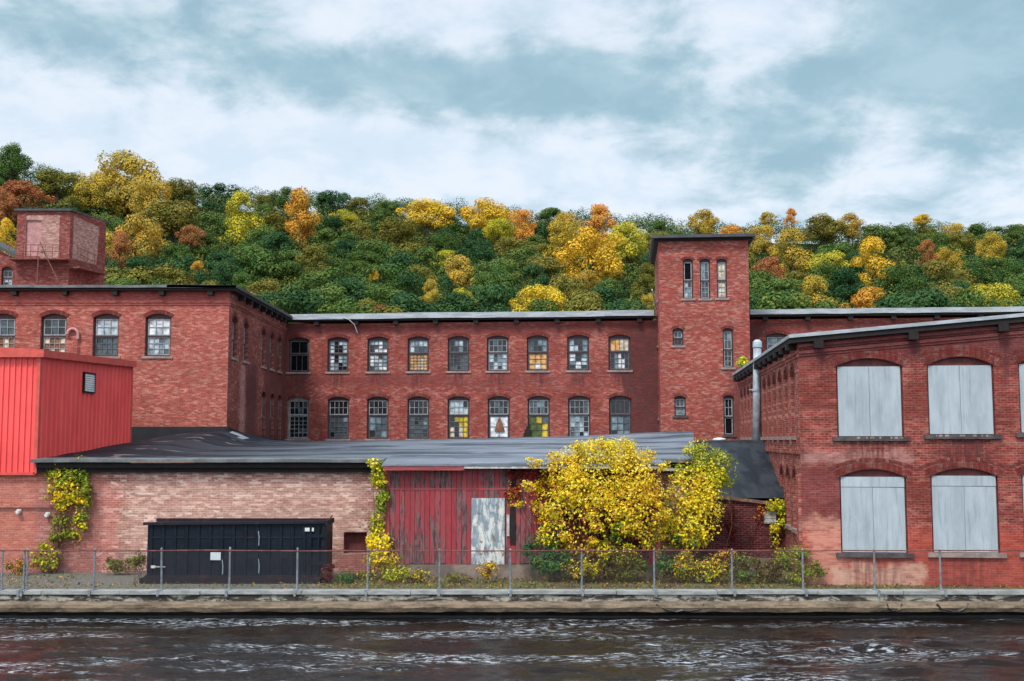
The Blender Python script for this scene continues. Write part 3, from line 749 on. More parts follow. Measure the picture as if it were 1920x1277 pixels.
#MARK_BUILDINGS
# ================================================================== BUILDINGS
def slab(parent, fr, u0, u1, z, over, back, thick, name='roof_edge', m=M_ROOFEDGE, sag=0.0, sz=0.0, seed=1):
    """eave strip seen from below: pale edge over a dark soffit, a little uneven along its length"""
    rs = random.Random(seed); n = max(2, int(abs(u1-u0)/1.3)); mb = MB()
    us = [u0+(u1-u0)*k/n for k in range(n+1)]; zs = [z+sz*(q-u0)+rs.uniform(-sag, sag) for q in us]
    for k in range(n):
        a, b, za, zb = us[k], us[k+1], zs[k], zs[k+1]
        mb.hexa([fr.p(a,za-thick,over), fr.p(b,zb-thick,over), fr.p(b,zb-thick,-back), fr.p(a,za-thick,-back),
                 fr.p(a,za,over), fr.p(b,zb,over), fr.p(b,zb+.05,-back), fr.p(a,za+.05,-back)])
    return mb.build(name, m, parent)
def soffit(parent, fr, u0, u1, z, over, sz=0.0):
    mb = MB(); a, b = u0, u1
    mb.hexa([fr.p(a,z-.10,over-.05), fr.p(b,z-.10+sz*(b-a),over-.05), fr.p(b,z-.10+sz*(b-a),-.1), fr.p(a,z-.10,-.1),
             fr.p(a,z,over-.05), fr.p(b,z+sz*(b-a),over-.05), fr.p(b,z+sz*(b-a),-.1), fr.p(a,z,-.1)])
    return mb.build('soffit', M_SOFFIT, parent)
def beams(parent, fr, us, z, over, size=.24, name='rafter_end', sz=0.0, u0=0):
    for q in us:
        mb = MB(); mb.fbox(fr, q-size*.6, q+size*.6, z-size+sz*(q-u0), z-.002+sz*(q-u0), .003, over); mb.build(name, M_SOFFIT, parent)
def corbel(parent, fr, u0, u1, z, m, out=.07, h=.14, sz=0.0):
    mb = MB()
    for k, (o_, zz0, zz1) in enumerate(((out, 0, h), (out*.5, -h*.8, 0))):
        e = sz*(u1-u0)
        mb.hexa([fr.p(u0,z+zz0,o_), fr.p(u1,z+zz0+e,o_), fr.p(u1,z+zz0+e,.003), fr.p(u0,z+zz0,.003),
                 fr.p(u0,z+zz1,o_), fr.p(u1,z+zz1+e,o_), fr.p(u1,z+zz1+e,.003), fr.p(u0,z+zz1,.003)])
    mb.build('corbel_band', m, parent)

# ---------------------------------------------------------------- left wing
XL = at(427, 700, 56.6).x
FLF = Frame(XL, 56.6, 0); FLS = Frame(XL, 56.6, 90)
YJ = XL/((536-W/2)/F)*(cos(PITCH)+.03*sin(PITCH))       # where the side wall meets the main mill
ZT = FLF.v(300, 545)
lw = empty('mill_wing', (XL-8, 58, 0), 'three storey brick mill wing on the left, rising behind the bright red metal shed', 'mill building')
UPC = FLF.v(296, 588); UPS = FLF.v(296, 668)
ops = [Op(FLF.u(px, 630), 1.30, UPS, UPC, .2) for px in (-92, 4, 100, 198, 296)]
mb = MB(); wallmesh(mb, FLF, -26, 0, 0, ZT, ops); mb.build('wall', B_LEFT, lw)
SIDE = [(441,593,675,1),(462,604,684,1),(495,616,690,1),(511,622,696,1),(525,628,698,1),(495,738,822,0),(511,741,826,0),(525,744,830,0)]
sops = []
for px, y1, y0, up in SIDE:
    u, v1 = FLS.hit(px, y1); sops.append(Op(u, 1.05, UPS if up else 4.5, UPC if up else 7.25, .26))
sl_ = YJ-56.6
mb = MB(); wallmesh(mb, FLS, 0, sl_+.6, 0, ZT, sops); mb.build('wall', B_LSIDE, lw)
mb = MB(); mb.box(XL-26, XL-.4, 57.2, YJ+10, 0, ZT-.3); mb.build('rear_wall', B_MAIN, lw)
st = [('pale','brown'),('pale','brown'),('mixed','brown'),('sheet','grey'),('white','pale')]
for o, s_ in zip(ops, st): window(lw, FLF, o, s_, (3,2,4,3), split=.52, n=14, munt=M_MUNT)
for k, o in enumerate(sops): window(lw, FLS, o, [('dark','mixed'),('dark','pale'),('grey','pale'),('dark','mixed'),('mixed','pale'),('dark','dark'),('dark','grey'),('dark','dark')][k], (2,2,2,3), n=10)
slab(lw, FLF, -26.3, .45, ZT+.22, .5, 14, .13, m=M_GREYEDGE, sag=.012)
slab(lw, FLS, -.5, sl_+.5, ZT+.218, .47, 3, .13, m=M_DARKEDGE, sag=.012)
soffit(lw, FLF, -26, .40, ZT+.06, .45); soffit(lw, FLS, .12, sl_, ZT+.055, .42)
beams(lw, FLF, [FLF.u(p, 548) for p in (31, 125, 219, 306, 397)], ZT-.04, .36, .22)
beams(lw, FLS, [FLS.u(p, 560) for p in (447, 462, 476, 489, 500, 510, 519, 527)], ZT-.045, .34, .22)
corbel(lw, FLF, -26, .05, ZT-.62, B_LEFT); corbel(lw, FLS, .0, sl_, ZT-.62, B_LSIDE)
# pink gooseneck vent beside the second window, with its thin red pipe
mb = MB(); c = FLF.hit(138, 625); pts = [FLF.p(c[0]+.27*cos(a_), c[1]-.05+.27*sin(a_), .12) for a_ in [pi*k/9 for k in range(10)]]
pts = [FLF.p(c[0]+.27, c[1]-.3, .12)]+pts+[FLF.p(c[0]-.27, c[1]-.12, .12)]
mb.tube(pts, .075, 8); mb.build('vent_pipe', simple('pink_paint', (.62,.30,.27), .7, .3, 5), lw)
mb = MB(); mb.tube([FLF.p(c[0]+.27, c[1]-.3, .10), FLF.p(c[0]+.27, 8.2, .10)], .03, 6); mb.build('pipe', M_RUST, lw)
# iron brackets and a wall pipe on the bare corner
mb = MB(); mb.tube([FLF.p(-5.0, 8.25, .06), FLF.p(-5.0, 5.2, .06)], .045, 6); mb.build('pipe', M_RUST, lw)

# ---------------------------------------------------------------- main mill
FM = Frame(XL, YJ, -5.5)
ZM = FM.v(860, 606)
mm = empty('main_mill', (0, YJ+3, 0), 'long two storey brick mill range with broken arched windows, behind the black roof', 'mill building')
UC, US_ = FM.v(859, 630), FM.v(859, 696); LC, LS = FM.v(859, 743), FM.v(859, 823)
upx = [560, 633.5, 708.5, 784, 859.5, 933, 1008, 1084, 1161.5]; lpx = [558.5, 634, 708, 784, 859.5, 935, 1010, 1086, 1163]
uo = [Op(FM.u(p, 660), 1.34, US_, UC, .17) for p in upx]; lo = [Op(FM.u(p, 780), 1.36, LS, LC, .19) for p in lpx]
xo = [Op(FM.u(1457, 640), 1.34, US_, UC, .17)]
mb = MB(); wallmesh(mb, FM, -.5, 60, 0, ZM, uo+lo+xo); mb.build('wall', B_MAIN, mm)
mb = MB(); mb.fbox(FM, -.4, 59.8, 0, ZM-.05, -16, -1.5); mb.build('rear_wall', B_MAIN, mm)
ust = [('black','black'),('patch','pale'),('patch','patch'),('mixed','orange'),('mixed','grey'),('dark','mixed'),('mixed','orangepatch'),('mixed','pale'),('orange','pale')]
ugr = [(2,1,3,1),(4,3,4,4),(4,3,4,4),(4,2,5,5),(4,2,5,4),(4,2,4,4),(4,2,3,3),(4,2,3,4),(4,1,5,3)]
lst = [('dark','dark'),('dark','grey'),('dark','grey'),('dark','grey'),('mixed','yellow'),('dark','drawing'),('grey','green'),('dark','pale'),('grey','mixed')]
lgr = [(4,2,4,5),(4,2,4,4),(4,2,3,3),(4,2,4,5),(4,2,4,4),(4,2,2,2),(5,2,3,3),(4,2,4,4),(4,1,3,3)]
for k, o in enumerate(uo): window(mm, FM, o, ust[k], ugr[k], split=.56, n=12, munt=M_MUNT if k in (5,) else M_MUNTD)
for k, o in enumerate(lo): window(mm, FM, o, lst[k], lgr[k], split=.60, n=12, munt=M_MUNT if k not in (8,) else M_MUNTD, frame=M_FRAMEG if k in (0,) else M_FRAME)
window(mm, FM, xo[0], ('grey','grey'), (4,2,4,4), split=.5)
slab(mm, FM, .1, FM.u(1226, 595), ZM+.62, .55, 15, .34, sag=.02, seed=4)
slab(mm, FM, FM.u(1405, 595), 60.4, ZM+.60, .55, 15, .30, sag=.012, seed=9)
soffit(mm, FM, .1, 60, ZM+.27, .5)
gap = (uo[1].u-uo[0].u)
beams(mm, FM, [uo[0].u+gap*.5+gap*k-.05 for k in range(0, 23)], ZM+.17, .40, .24)
corbel(mm, FM, 0, 60, ZM-.10, B_MAIN)
ou = XL*FM.c+YJ*FM.s
add_runs(B_MAIN, ou+uo[0].u, gap, .72, US_-1.1, US_-.02, (.10,.035,.035), .8)
add_runs(B_MAIN, ou+uo[0].u+gap/2, gap, .30, ZM-1.3, ZM+.1, (.11,.04,.04), .7)
# loose white cable hanging off the gutter
c = FM.hit(655, 600); mb = MB()
mb.tube([FM.p(c[0]-.3, c[1]+.1, .57), FM.p(c[0]+.1, c[1]-.02, .62), FM.p(c[0]+.45, c[1]-.35, .5), FM.p(c[0]+.6, c[1]-.85, .3)], .028, 6)
mb.build('hanging_cable', M_WHITEP, mm)
c = FM.hit(936, 797); mb = MB()     # brown mark on the white sheet of one lower window
mb.face([FM.p(c[0]-.30,c[1]-.42,-.155), FM.p(c[0]+.34,c[1]-.40,-.155), FM.p(c[0]+.20,c[1]+.05,-.155), FM.p(c[0]+.05,c[1]+.45,-.155), FM.p(c[0]-.05,c[1]+.40,-.155), FM.p(c[0]-.20,c[1]+.05,-.155)])
mb.build('brown_patch', G_BRN, mm)
# collapsed brick bite beside a lower window
c = FM.hit(988, 808); mb = MB()
pts = [(c[0]-.28, c[1]-.5), (c[0]+.2, c[1]-.5), (c[0]+.2, c[1]+.45), (c[0]+.02, c[1]+.3), (c[0]-.12, c[1]+.05)]
mb.face([FM.p(a_, b_, .006) for a_, b_ in pts]); mb.build('broken_brick', M_SOFFIT, mm)

# ---------------------------------------------------------------- tower
uT0, uT1 = FM.u(1237, 640), FM.u(1406, 640)
pf = 3.6
cx, cy, _ = FM.p(uT0, 0, pf)
# front plane nearer: refit so that the pixel edges hold
FT0 = Frame(cx, cy, -5.5); a0, a1 = FT0.u(1237, 640), FT0.u(1406, 640)
FT = Frame(cx+a0*FT0.c, cy+a0*FT0.s, -5.5); TW = a1-a0
ZTW = FT.v(1300, 452)
tw = empty('stair_tower', FT.p(TW/2, 0, -2), 'tall square brick tower with three narrow top windows and a flat overhanging roof', 'tower')
def top(px, yc, yb, wpx, rise=.14):
    u, v1 = FT.hit(px, yc); v0 = FT.v(px, yb); return Op(u, wpx/F*FT.oy, v0, v1, rise)
to = [top(1289.5, 485, 560, 19), top(1321.5, 485, 560, 19), top(1353, 485, 559, 19), top(1271, 615, 648, 20), top(1364.5, 615, 689, 19), top(1275, 742, 780, 21), top(1366, 741, 816, 19)]
mb = MB(); wallmesh(mb, FT, 0, TW, 0, ZTW, to); mb.build('wall', B_TOWER, tw)
tst = [('black','mixed'),('grey','mixed'),('tan','tan'),('grey','grey'),('grey','dark'),('dark','mixed'),('dark','black')]
tgr = [(1,1,2,3),(2,2,2,3),(2,2,2,3),(2,1,2,1),(2,2,2,3),(2,1,2,1),(2,2,1,1)]
for k, o in enumerate(to): window(tw, FT, o, tst[k], tgr[k], n=9, archt=.16, split=.48, munt=M_MUNT, sill=M_SILL if k not in (5, 6) else M_SILLD)
DT = 8.0
q = FT.p(0, 0, -DT); FTL = Frame(q[0], q[1], -95.5)
def topL(px, yc, yb, w=.8):
    u, v1 = FTL.hit(px, yc); return Op(min(max(u, DT-3.2), DT-.7), w, FTL.v(px, yb), v1, .12)
tl = [topL(1231, 495, 572, 1.2), topL(1233.5, 618, 650, .8), topL(1235, 745, 785, .8)]
mb = MB(); wallmesh(mb, FTL, 0, DT, 0, ZTW, tl); mb.build('wall', B_TOWER, tw)
for k, o in enumerate(tl): window(tw, FTL, o, [('brown','brown'),('dark','grey'),('dark','dark')][k], (2,1,2,1), n=9, archt=.14)
q = FT.p(TW, 0, 0); FTR = Frame(q[0], q[1], 84.5)
mb = MB(); wallmesh(mb, FTR, 0, DT, 0, ZTW); mb.fbox(FT, .01, TW-.01, ZM-1, ZTW-.01, -DT, -DT+.1); mb.build('wall', B_TOWER, tw)
mb = MB()
zt = FT.v(1300, 442.5)
mb.hexa([FT.p(-.38,zt-.17,.55), FT.p(TW+.38,zt-.17,.55), FT.p(TW+.38,zt-.17,-DT-.4), FT.p(-.38,zt-.17,-DT-.4),
         FT.p(-.38,zt,.55), FT.p(TW+.38,zt,.55), FT.p(TW+.38,zt+.12,-DT-.4), FT.p(-.38,zt+.12,-DT-.4)])
mb.build('roof', M_DARKEDGE, tw)
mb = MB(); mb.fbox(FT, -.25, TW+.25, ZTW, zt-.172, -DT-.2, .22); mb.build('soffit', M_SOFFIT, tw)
corbel(tw, FT, 0, TW, ZTW-.32, B_TOWER, .06, .12)
mb = MB(); c = FTL.hit(1228, 585); mb.tube([FTL.p(DT-2.9, c[1]-.5, .1), FTL.p(DT-.9, c[1]+.35, .35), FTL.p(DT-.5, c[1]+.4, .4)], .05, 6); mb.build('bracket_pipe', M_WHITEP, tw)

# ---------------------------------------------------------------- old stair tower and gabled mill behind the left wing
FB = Frame(at(30, 470, 76).x, 76, 0); BW = FB.u(130, 470); ZB = FB.v(80, 396)
bt = empty('old_stair_tower', (FB.ox+BW/2, 78, 0), 'short old brick tower with a bricked up door and fire escape, far left', 'tower')
do = Op(FB.u(62, 450), 1.05, FB.v(62, 480), FB.v(62, 413), 0, depth=.12)
DB = (at(159, 470, 78.9).x-FB.ox-BW)
mb = MB(); wallmesh(mb, FB, 0, BW, 0, ZB, [do]); mb.build('wall', B_BACK, bt)
FBR = Frame(FB.ox+BW, 76, 76)
mb = MB(); wallmesh(mb, FBR, 0, 4.1, 0, ZB); mb.build('wall', B_BACK, bt)
mb = MB(); mb.fbox(FB, .02, BW-.02, 12, ZB-.02, -4.4, -.3); mb.build('rear_wall', B_BACK, bt)
vz = FB.v(60, 484)
mb = MB(); mb.face([FB.p(.62,vz,.006), FB.p(2.45,vz,.006), FB.p(2.45,ZB-.25,.006), FB.p(.3,ZB-.25,.006)])   # pale painted field around the door
mbh = MB(); lu, ru = do.u-do.w/2, do.u+do.w/2
for (a_, b_, c_, d_) in ((.62,vz,lu,ZB-.3), (ru,vz,BW-.72,ZB-.3), (lu,do.v1,ru,ZB-.3)):
    mbh.face([FB.p(a_,b_,.006), FB.p(c_,b_,.006), FB.p(c_,d_,.006), FB.p(a_,d_,.006)])
mbh.build('painted_patch', B_PALE, bt)
mbh = MB(); mbh.face([FBR.p(.35,vz,.006), FBR.p(3.1,vz,.006), FBR.p(3.3,ZB-.5,.006), FBR.p(.35,ZB-.25,.006)]); mbh.build('painted_patch', B_PALE, bt)
mb = MB(); mb.fbox(FB, lu, ru, do.v0, do.v1, -.20, -.11); d_ = mb.build('door', simple('pink_door', (.55,.26,.24), .75, .3, 3), bt)
mb = MB()
for a_, b_, c_, e_ in ((lu-.1,lu+.02,do.v0,do.v1+.1), (ru-.02,ru+.1,do.v0,do.v1+.1)): mb.fbox(FB, a_, b_, c_, e_, -.1, .03)
mb.fbox(FB, lu+.02, ru-.02, do.v1-.02, do.v1+.1, -.1, .03); mb.fbox(FB, lu+.02, ru-.02, (do.v0+do.v1)/2-.05, (do.v0+do.v1)/2+.03, -.1, .02)
mb.build('door_frame', M_FRAME, d_)
mb = MB(); mb.hexa([FB.p(-.15,ZB,.2), FB.p(BW+.1,ZB,.2), FB.p(BW+1.0,ZB,-4.6), FB.p(-.15,ZB,-4.6), FB.p(-.15,ZB+.14,.2), FB.p(BW+.1,ZB+.14,.2), FB.p(BW+1.0,ZB+.14,-4.6), FB.p(-.15,ZB+.14,-4.6)])
mb.build('roof', M_DARKEDGE, bt)
fe = MB(); pz = vz-.15
fe.fbox(FB, -.1, BW+.2, pz-.08, pz, .01, .95); fe.fbox(FBR, .02, 3.3, pz-.55, pz-.42, .01, .8)
for rz_ in (.45, .9): fe.tube([FB.p(-.1,pz+rz_,.9), FB.p(BW+.2,pz+rz_,.9)], .025, 5); fe.tube([FBR.p(.1,pz+rz_-.1,.78), FBR.p(3.3,pz+rz_-.5,.78)], .025, 5)
for k in range(9): fe.tube([FB.p(-.08+k*(BW+.28)/8,pz,.9), FB.p(-.08+k*(BW+.28)/8,pz+.9,.9)], .02, 5)
for k in range(5): fe.tube([FBR.p(.1+k*.8,pz-.1-.1*k,.78), FBR.p(.1+k*.8,pz+.8-.1*k,.78)], .02, 5)
for dx in (0, .5): fe.tube([FB.p(2.0+dx*.4,pz+1.1-dx,.95), FB.p(3.9+dx*.2,pz-2.9,.95)], .035, 5)
for k in range(8): fe.tube([FB.p(2.1+k*.22,pz+.4-k*.42,.5), FB.p(2.1+k*.22,pz+.4-k*.42,1.0)], .03, 4)
fe.tube([FB.p(1.9,pz,.9), FB.p(1.9,pz-3.3,.9)], .05, 6)
fe.build('fire_escape', M_RUST, bt)
gb = empty('gabled_mill', (at(10, 500, 77).x, 79, 0), 'brick gable with a small arched window, cut off by the far left edge', 'mill building')
FG = Frame(at(38, 500, 77).x, 77, 0)
gz0, gz1 = FG.v(38, 490), FG.v(0, 470)
go_ = Op(FG.u(13, 515), .75, FG.v(13, 536), FG.v(13, 500), .2)
mb = MB(); wallmesh(mb, FG, -9, 0, 0, gz0, [go_]); slp = (gz1-gz0)/(-FG.u(0, 470))
mb.face([FG.p(-9,gz0,0), FG.p(0,gz0,0), FG.p(-9,gz0+9*slp,0)]); mb.fbox(FG, -8.9, -.1, 0, gz0-.1, -6, -.4); mb.build('wall', B_BACK, gb)
window(gb, FG, go_, ('dark','mixed'), (2,1,2,2), n=9, archt=.15)
mb = MB(); mb.hexa([FG.p(-9,gz0+9*slp,.3), FG.p(.3,gz0-.02,.3), FG.p(.3,gz0-.02,-6), FG.p(-9,gz0+9*slp,-6), FG.p(-9,gz0+9*slp+.2,.3), FG.p(.3,gz0+.18,.3), FG.p(.3,gz0+.18,-6), FG.p(-9,gz0+9*slp+.2,-6)])
mb.build('roof', M_DARKEDGE, gb)

# ---------------------------------------------------------------- right building
YR = 36.1; XR = at(1502, 900, YR).x
FR = Frame(XR, YR, -6.2); LEN = 21.0
q = FR.p(0, 0, -LEN); FRS = Frame(q[0], q[1], -96.2)
rb = empty('brick_mill_block', (XR+6, YR+3, 0), 'near brick mill block on the right with big boarded arched windows', 'mill building')
ZR0 = FR.v(1502, 640); SLP = (FR.v(1915, 602)-FR.v(1502, 640))/(FR.u(1915, 602))
def rop(x0, x1, yc, ys, yb, rise_px):
    a_, b_ = FR.hit(x0, yc)[0], FR.hit(x1, yc)[0]; m_ = (x0+x1)/2
    return Op((a_+b_)/2, b_-a_, FR.v(m_, yb), FR.v(m_, yc), FR.v(m_, yc)-FR.v(m_, ys), depth=.26)
ro = [rop(1567,1691,672,687,819,0), rop(1737,1862,669,685,815,0), rop(1908,2034,666,682,812,0), rop(2080,2206,664,680,810,0),
      rop(1573,1699,880,896,1037,0), rop(1744,1870,878,894,1037,0), rop(1915,2041,876,892,1037,0)]
# keep columns aligned so that the openings share one grid
for k in range(3):
    ro[4+k].w = ro[k].w
ZR = ZR0-.05; uE = 16.0
mb = MB(); wallmesh(mb, FR, 0, uE, -.1, ZR, ro); mb.face([FR.p(0,ZR,0), FR.p(uE,ZR,0), FR.p(uE,ZR+SLP*uE,0)]); mb.build('wall', B_RIGHT, rb)
rs_ = []
sz1, sz0 = FRS.v(1466, 697), 4.62
for k in range(12): rs_.append(Op(LEN-1.5-k*1.66, .92, sz0, sz1, .3))
rl_ = [Op(LEN-1.5, .92, 1.6, FRS.v(1488, 880), .3)]+[Op(LEN-1.5-k*1.66, .92, 1.6, FRS.v(1488, 880), .3) for k in (1, 2, 4, 6)]
mb = MB(); wallmesh(mb, FRS, 0, LEN, -.1, ZR, rs_+rl_); mb.build('wall', B_RSIDE, rb)
mb = MB(); mb.fbox(FR, .3, uE, 0, ZR-.02, -LEN, -.4); mb.build('rear_wall', B_RSIDE, rb)
for k, o in enumerate(rs_+rl_): window(rb, FRS, o, ('dark','brown'), (2,2,2,3), n=8, archt=.14, sill=M_SILL, munt=M_FRAME, frame=M_BOARDR, inset=.2)
for k, o in enumerate(ro):
    wd_ = MB(); h = o.w/2; hh = o.v1-o.v0; side = hh-o.rise; arc = Op(0, o.w, 0, hh, o.rise).arc(10)
    for (a_, za), (b_, zb) in zip(arc, arc[1:]):
        wd_.hexa([(a_,.14,side-.05),(b_,.14,side-.05),(b_,.3,side-.05),(a_,.3,side-.05),(a_,.14,za),(b_,.14,zb),(b_,.3,zb),(a_,.3,za)])
    wd_.box(-h, -h+.06, .12, .3, 0, side-.05); wd_.box(h-.06, h, .12, .3, 0, side-.05)
    wi = wd_.build('boarded_window', M_BOARDR, rb, loc=(0,0,0)); place(wi, FR, o.u, o.v0, rb)
    upper = k < 4
    z1_ = side-.0 if upper else side-.30
    for sgn in (-1, 1):
        b_ = MB(); x0_, x1_ = (-h+.05, -.006) if sgn < 0 else (.006, h-.05)
        b_.hexa([(x0_,.06+.01*sgn,.02),(x1_,.06,.02),(x1_,.11,.02),(x0_,.11,.02),(x0_,.06,z1_),(x1_,.06+.008*sgn,z1_),(x1_,.11,z1_),(x0_,.11,z1_)])
        local(b_, 'board', M_BOARDG, wi)
    if not upper:
        b_ = MB(); b_.box(-h+.05, h-.05, .05, .10, side-.285, side+.03); local(b_, 'header_board', M_BOARDG, wi)
    sb = MB(); sb.box(-h-.16, h+.16, -.10, .14, -.13, .004); local(sb, 'sill', M_SILLD if upper or k == 4 else M_SILL, wi)
    if upper:
        rsd = random.Random(k); bb = MB()
        for _ in range(9): xx = rsd.uniform(-h, h); bb.box(xx, xx+rsd.uniform(.03,.12), -.105, -.08, -.06, .0)
        local(bb, 'loose_brick', M_SILL, wi)
    local(ringmesh(o.w+.02, hh+.01, o.rise, .24, -.02, .06, 30), 'brick_arch', B_ARCH, wi)
    local(ringmesh(o.w+.50, hh+.26, o.rise+.02, .10, -.012, .06, 36), 'brick_arch', B_ARCH, wi)
ou = XR*FR.c+YR*FR.s; gp = ro[1].u-ro[0].u
add_runs(B_RIGHT, ou+ro[0].u, gp, 1.15, ro[0].v0-1.0, ro[0].v0-.1, (.08,.03,.035), .75)
add_runs(B_RIGHT, ou+ro[0].u, gp, 1.15, -.3, ro[4].v0-.1, (.12,.035,.035), .6)
add_runs(B_RIGHT, ou+ro[0].u+gp/2, gp, .30, ZR0-1.6, ZR0, (.09,.03,.035), .8)
# roof: low pitch rising to the right, eave along the side
mb = MB(); ov = .32; th = .11
def rp(u, w_, dz): return FR.p(u, ZR+.27+SLP*max(u, -ov)+dz, w_)
for a_, b_ in [(-ov+k*(uE+ov)/12, -ov+(k+1)*(uE+ov)/12) for k in range(12)]:
    mb.hexa([rp(a_,ov,-th), rp(b_,ov,-th), rp(b_,-LEN,-th), rp(a_,-LEN,-th), rp(a_,ov,0), rp(b_,ov,0), rp(b_,-LEN,0), rp(a_,-LEN,0)])
mb.build('roof', M_ROOFEDGE, rb)
mb = MB(); mb.hexa([rp(-ov+.05,ov-.06,-th-.16), rp(uE,ov-.06,-th-.16), rp(uE,-.05,-th-.16), rp(-ov+.05,-.05,-th-.16), rp(-ov+.05,ov-.06,-th-.003), rp(uE,ov-.06,-th-.003), rp(uE,-.05,-th-.003), rp(-ov+.05,-.05,-th-.003)])
mb.hexa([rp(-ov+.05,-.06,-th-.16), rp(-.02,-.06,-th-.16), rp(-.02,-LEN,-th-.16), rp(-ov+.05,-LEN,-th-.16), rp(-ov+.05,-.06,-th-.003), rp(-.02,-.06,-th-.003), rp(-.02,-LEN,-th-.003), rp(-ov+.05,-LEN,-th-.003)])
mb.build('soffit', M_SOFFIT, rb)
beams(rb, FR, [FR.u(p, 640) for p in (1532, 1709, 1877)], ZR+.0, .33, .24, sz=SLP)
beams(rb, FRS, [LEN-.5-k*1.66 for k in range(13)], ZR+.0, .33, .2)
corbel(rb, FR, 0, uE, ZR-.36, B_RIGHT, .07, .10, sz=SLP); corbel(rb, FR, 0, uE, ZR-.16, B_RIGHT, .12, .09, sz=SLP); corbel(rb, FRS, 0, LEN, ZR-.36, B_RSIDE, .07, .12)
# brick pilaster at the corner of the side wall
mb = MB(); mb.fbox(FRS, LEN-.5, LEN-.02, 0, 3.4, .003, .10); mb.fbox(FRS, 0, LEN, 4.05, 4.2, .003, .06); mb.build('pilaster', B_RSIDE, rb)

# ---------------------------------------------------------------- low annex with the black membrane roof
YA = 39.3; FA = Frame(0, YA, 0)
an = empty('low_brick_annex', (-8, 45, 0), 'low pinkish brick annex with a wide black membrane roof', 'brick annex')
XA0 = -34.0; XA1 = at(1305, 880, YA).x; XRED = at(74, 760, YA).x
ZE = FA.v(400, 872)
wop = Op(FA.u(666, 1018), (688-645)*YA/F, FA.v(666, 1038), FA.v(666, 998), 0, depth=.30)
mb = MB(); wallmesh(mb, FA, XA0, XA1, -.1, ZE, [wop]); mb.build('wall', B_ANNEX, an)
mb = MB(); mb.box(XA1-.25, XA1-.004, YA+.02, 52, -.1, ZE); mb.build('wall', B_LEAN, an)
mb = MB(); mb.fbox(FA, wop.u-wop.w/2-.02, wop.u+wop.w/2+.02, wop.v0, wop.v1, -.35, -.29)
wi = mb.build('blocked_window', M_BOARDR, an)
mb = MB()
for a_, b_, c_, d_ in ((wop.u-wop.w/2-.10, wop.u-wop.w/2, wop.v0-.06, wop.v1+.08), (wop.u+wop.w/2, wop.u+wop.w/2+.10, wop.v0-.06, wop.v1+.08), (wop.u-wop.w/2, wop.u+wop.w/2, wop.v1, wop.v1+.08)):
    mb.fbox(FA, a_, b_, c_, d_, -.05, .02)
mb.build('surround', B_SOOT, wi)
for o in (wi.children): 
    pass
# membrane roof
m_, t, bs = mat('black_membrane')
uvn = t.node('ShaderNodeUVMap'); uvn.uv_map = 'UVMap'; uv = uvn.outputs[0]
sp = t.node('ShaderNodeSeparateXYZ'); t.put(sp.inputs[0], uv)
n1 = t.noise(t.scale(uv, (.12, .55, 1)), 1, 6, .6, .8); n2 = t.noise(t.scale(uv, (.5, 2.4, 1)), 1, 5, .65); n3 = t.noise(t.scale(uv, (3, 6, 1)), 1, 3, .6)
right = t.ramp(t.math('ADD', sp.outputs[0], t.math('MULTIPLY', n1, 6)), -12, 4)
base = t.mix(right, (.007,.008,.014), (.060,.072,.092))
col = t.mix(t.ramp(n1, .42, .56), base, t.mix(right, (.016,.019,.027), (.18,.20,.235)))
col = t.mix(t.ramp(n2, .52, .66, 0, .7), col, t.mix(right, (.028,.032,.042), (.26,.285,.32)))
# pale patches on the left part, standing in for puddles
pt = t.math('MULTIPLY', t.ramp(t.noise(t.scale(uv, (.9, 1.3, 1)), 1, 2, .5), .63, .67), t.ramp(sp.outputs[0], -13, -11, 1, 0))
col = t.mix(t.math('MULTIPLY', pt, .6), col, (.22,.17,.17))
t.put(bs.inputs['Base Color'], col); t.put(bs.inputs['Roughness'], t.ramp(n2, .3, .7, .5, .75)); bs.inputs['Specular IOR Level'].default_value = .12
bump(t, bs, t.math('ADD', n2, t.math('MULTIPLY', n3, .3)), .8, .10)
M_MEMB = m_
YE = 38.82; YRG = 56.2
zE = at(400, 863, YE).z
ridge = [(XRED, at(248, 812, YRG).z), (at(430, 806, YRG).x, at(430, 806, YRG).z), (at(476, 826, YRG).x, at(476, 825, YRG).z), (at(560, 827, YRG).x, at(560, 828, YRG).z),
         (at(900, 820, YRG).x, at(900, 822, YRG).z), (at(1080, 815, YRG).x, at(1080, 818, YRG).z), (at(1300, 808, YRG).x, at(1300, 808, YRG).z)]
def rz(X):
    if X <= ridge[0][0]: return ridge[0][1]
    for (a_, za), (b_, zb) in zip(ridge, ridge[1:]):
        if X <= b_: return za+(zb-za)*(X-a_)/(b_-a_)
    return ridge[-1][1]
xe0, xe1 = XRED+.02, at(1303, 860, YE).x; xr1 = ridge[-1][0]
NX, NY = 90, 26; mb = MB()
for j in range(NY+1):
    s_ = j/NY; Yj = YE+(YRG-YE)*s_
    for i_ in range(NX+1):
        k = i_/NX; Xe = xe0+(xe1-xe0)*k; Xr = xe0+(xr1-xe0)*k; Xj = Xe+(Xr-Xe)*s_
        zz_ = zE+(rz(Xj)-zE)*(s_ if j < NY else 1)
        wv = .05*float(vnoise(np.array([[Xj*.35]]), np.array([[Yj*.6]]), 11)[0,0])+.03*float(vnoise(np.array([[Xj*1.3]]), np.array([[Yj*1.2]]), 12)[0,0])
        mb.v.append((Xj, Yj, zz_+wv*(0 if j == 0 else 1)))
for j in range(NY):
    for i_ in range(NX):
        a_ = j*(NX+1)+i_; mb.f.append((a_, a_+1, a_+NX+2, a_+NX+1)); mb.m.append(0)
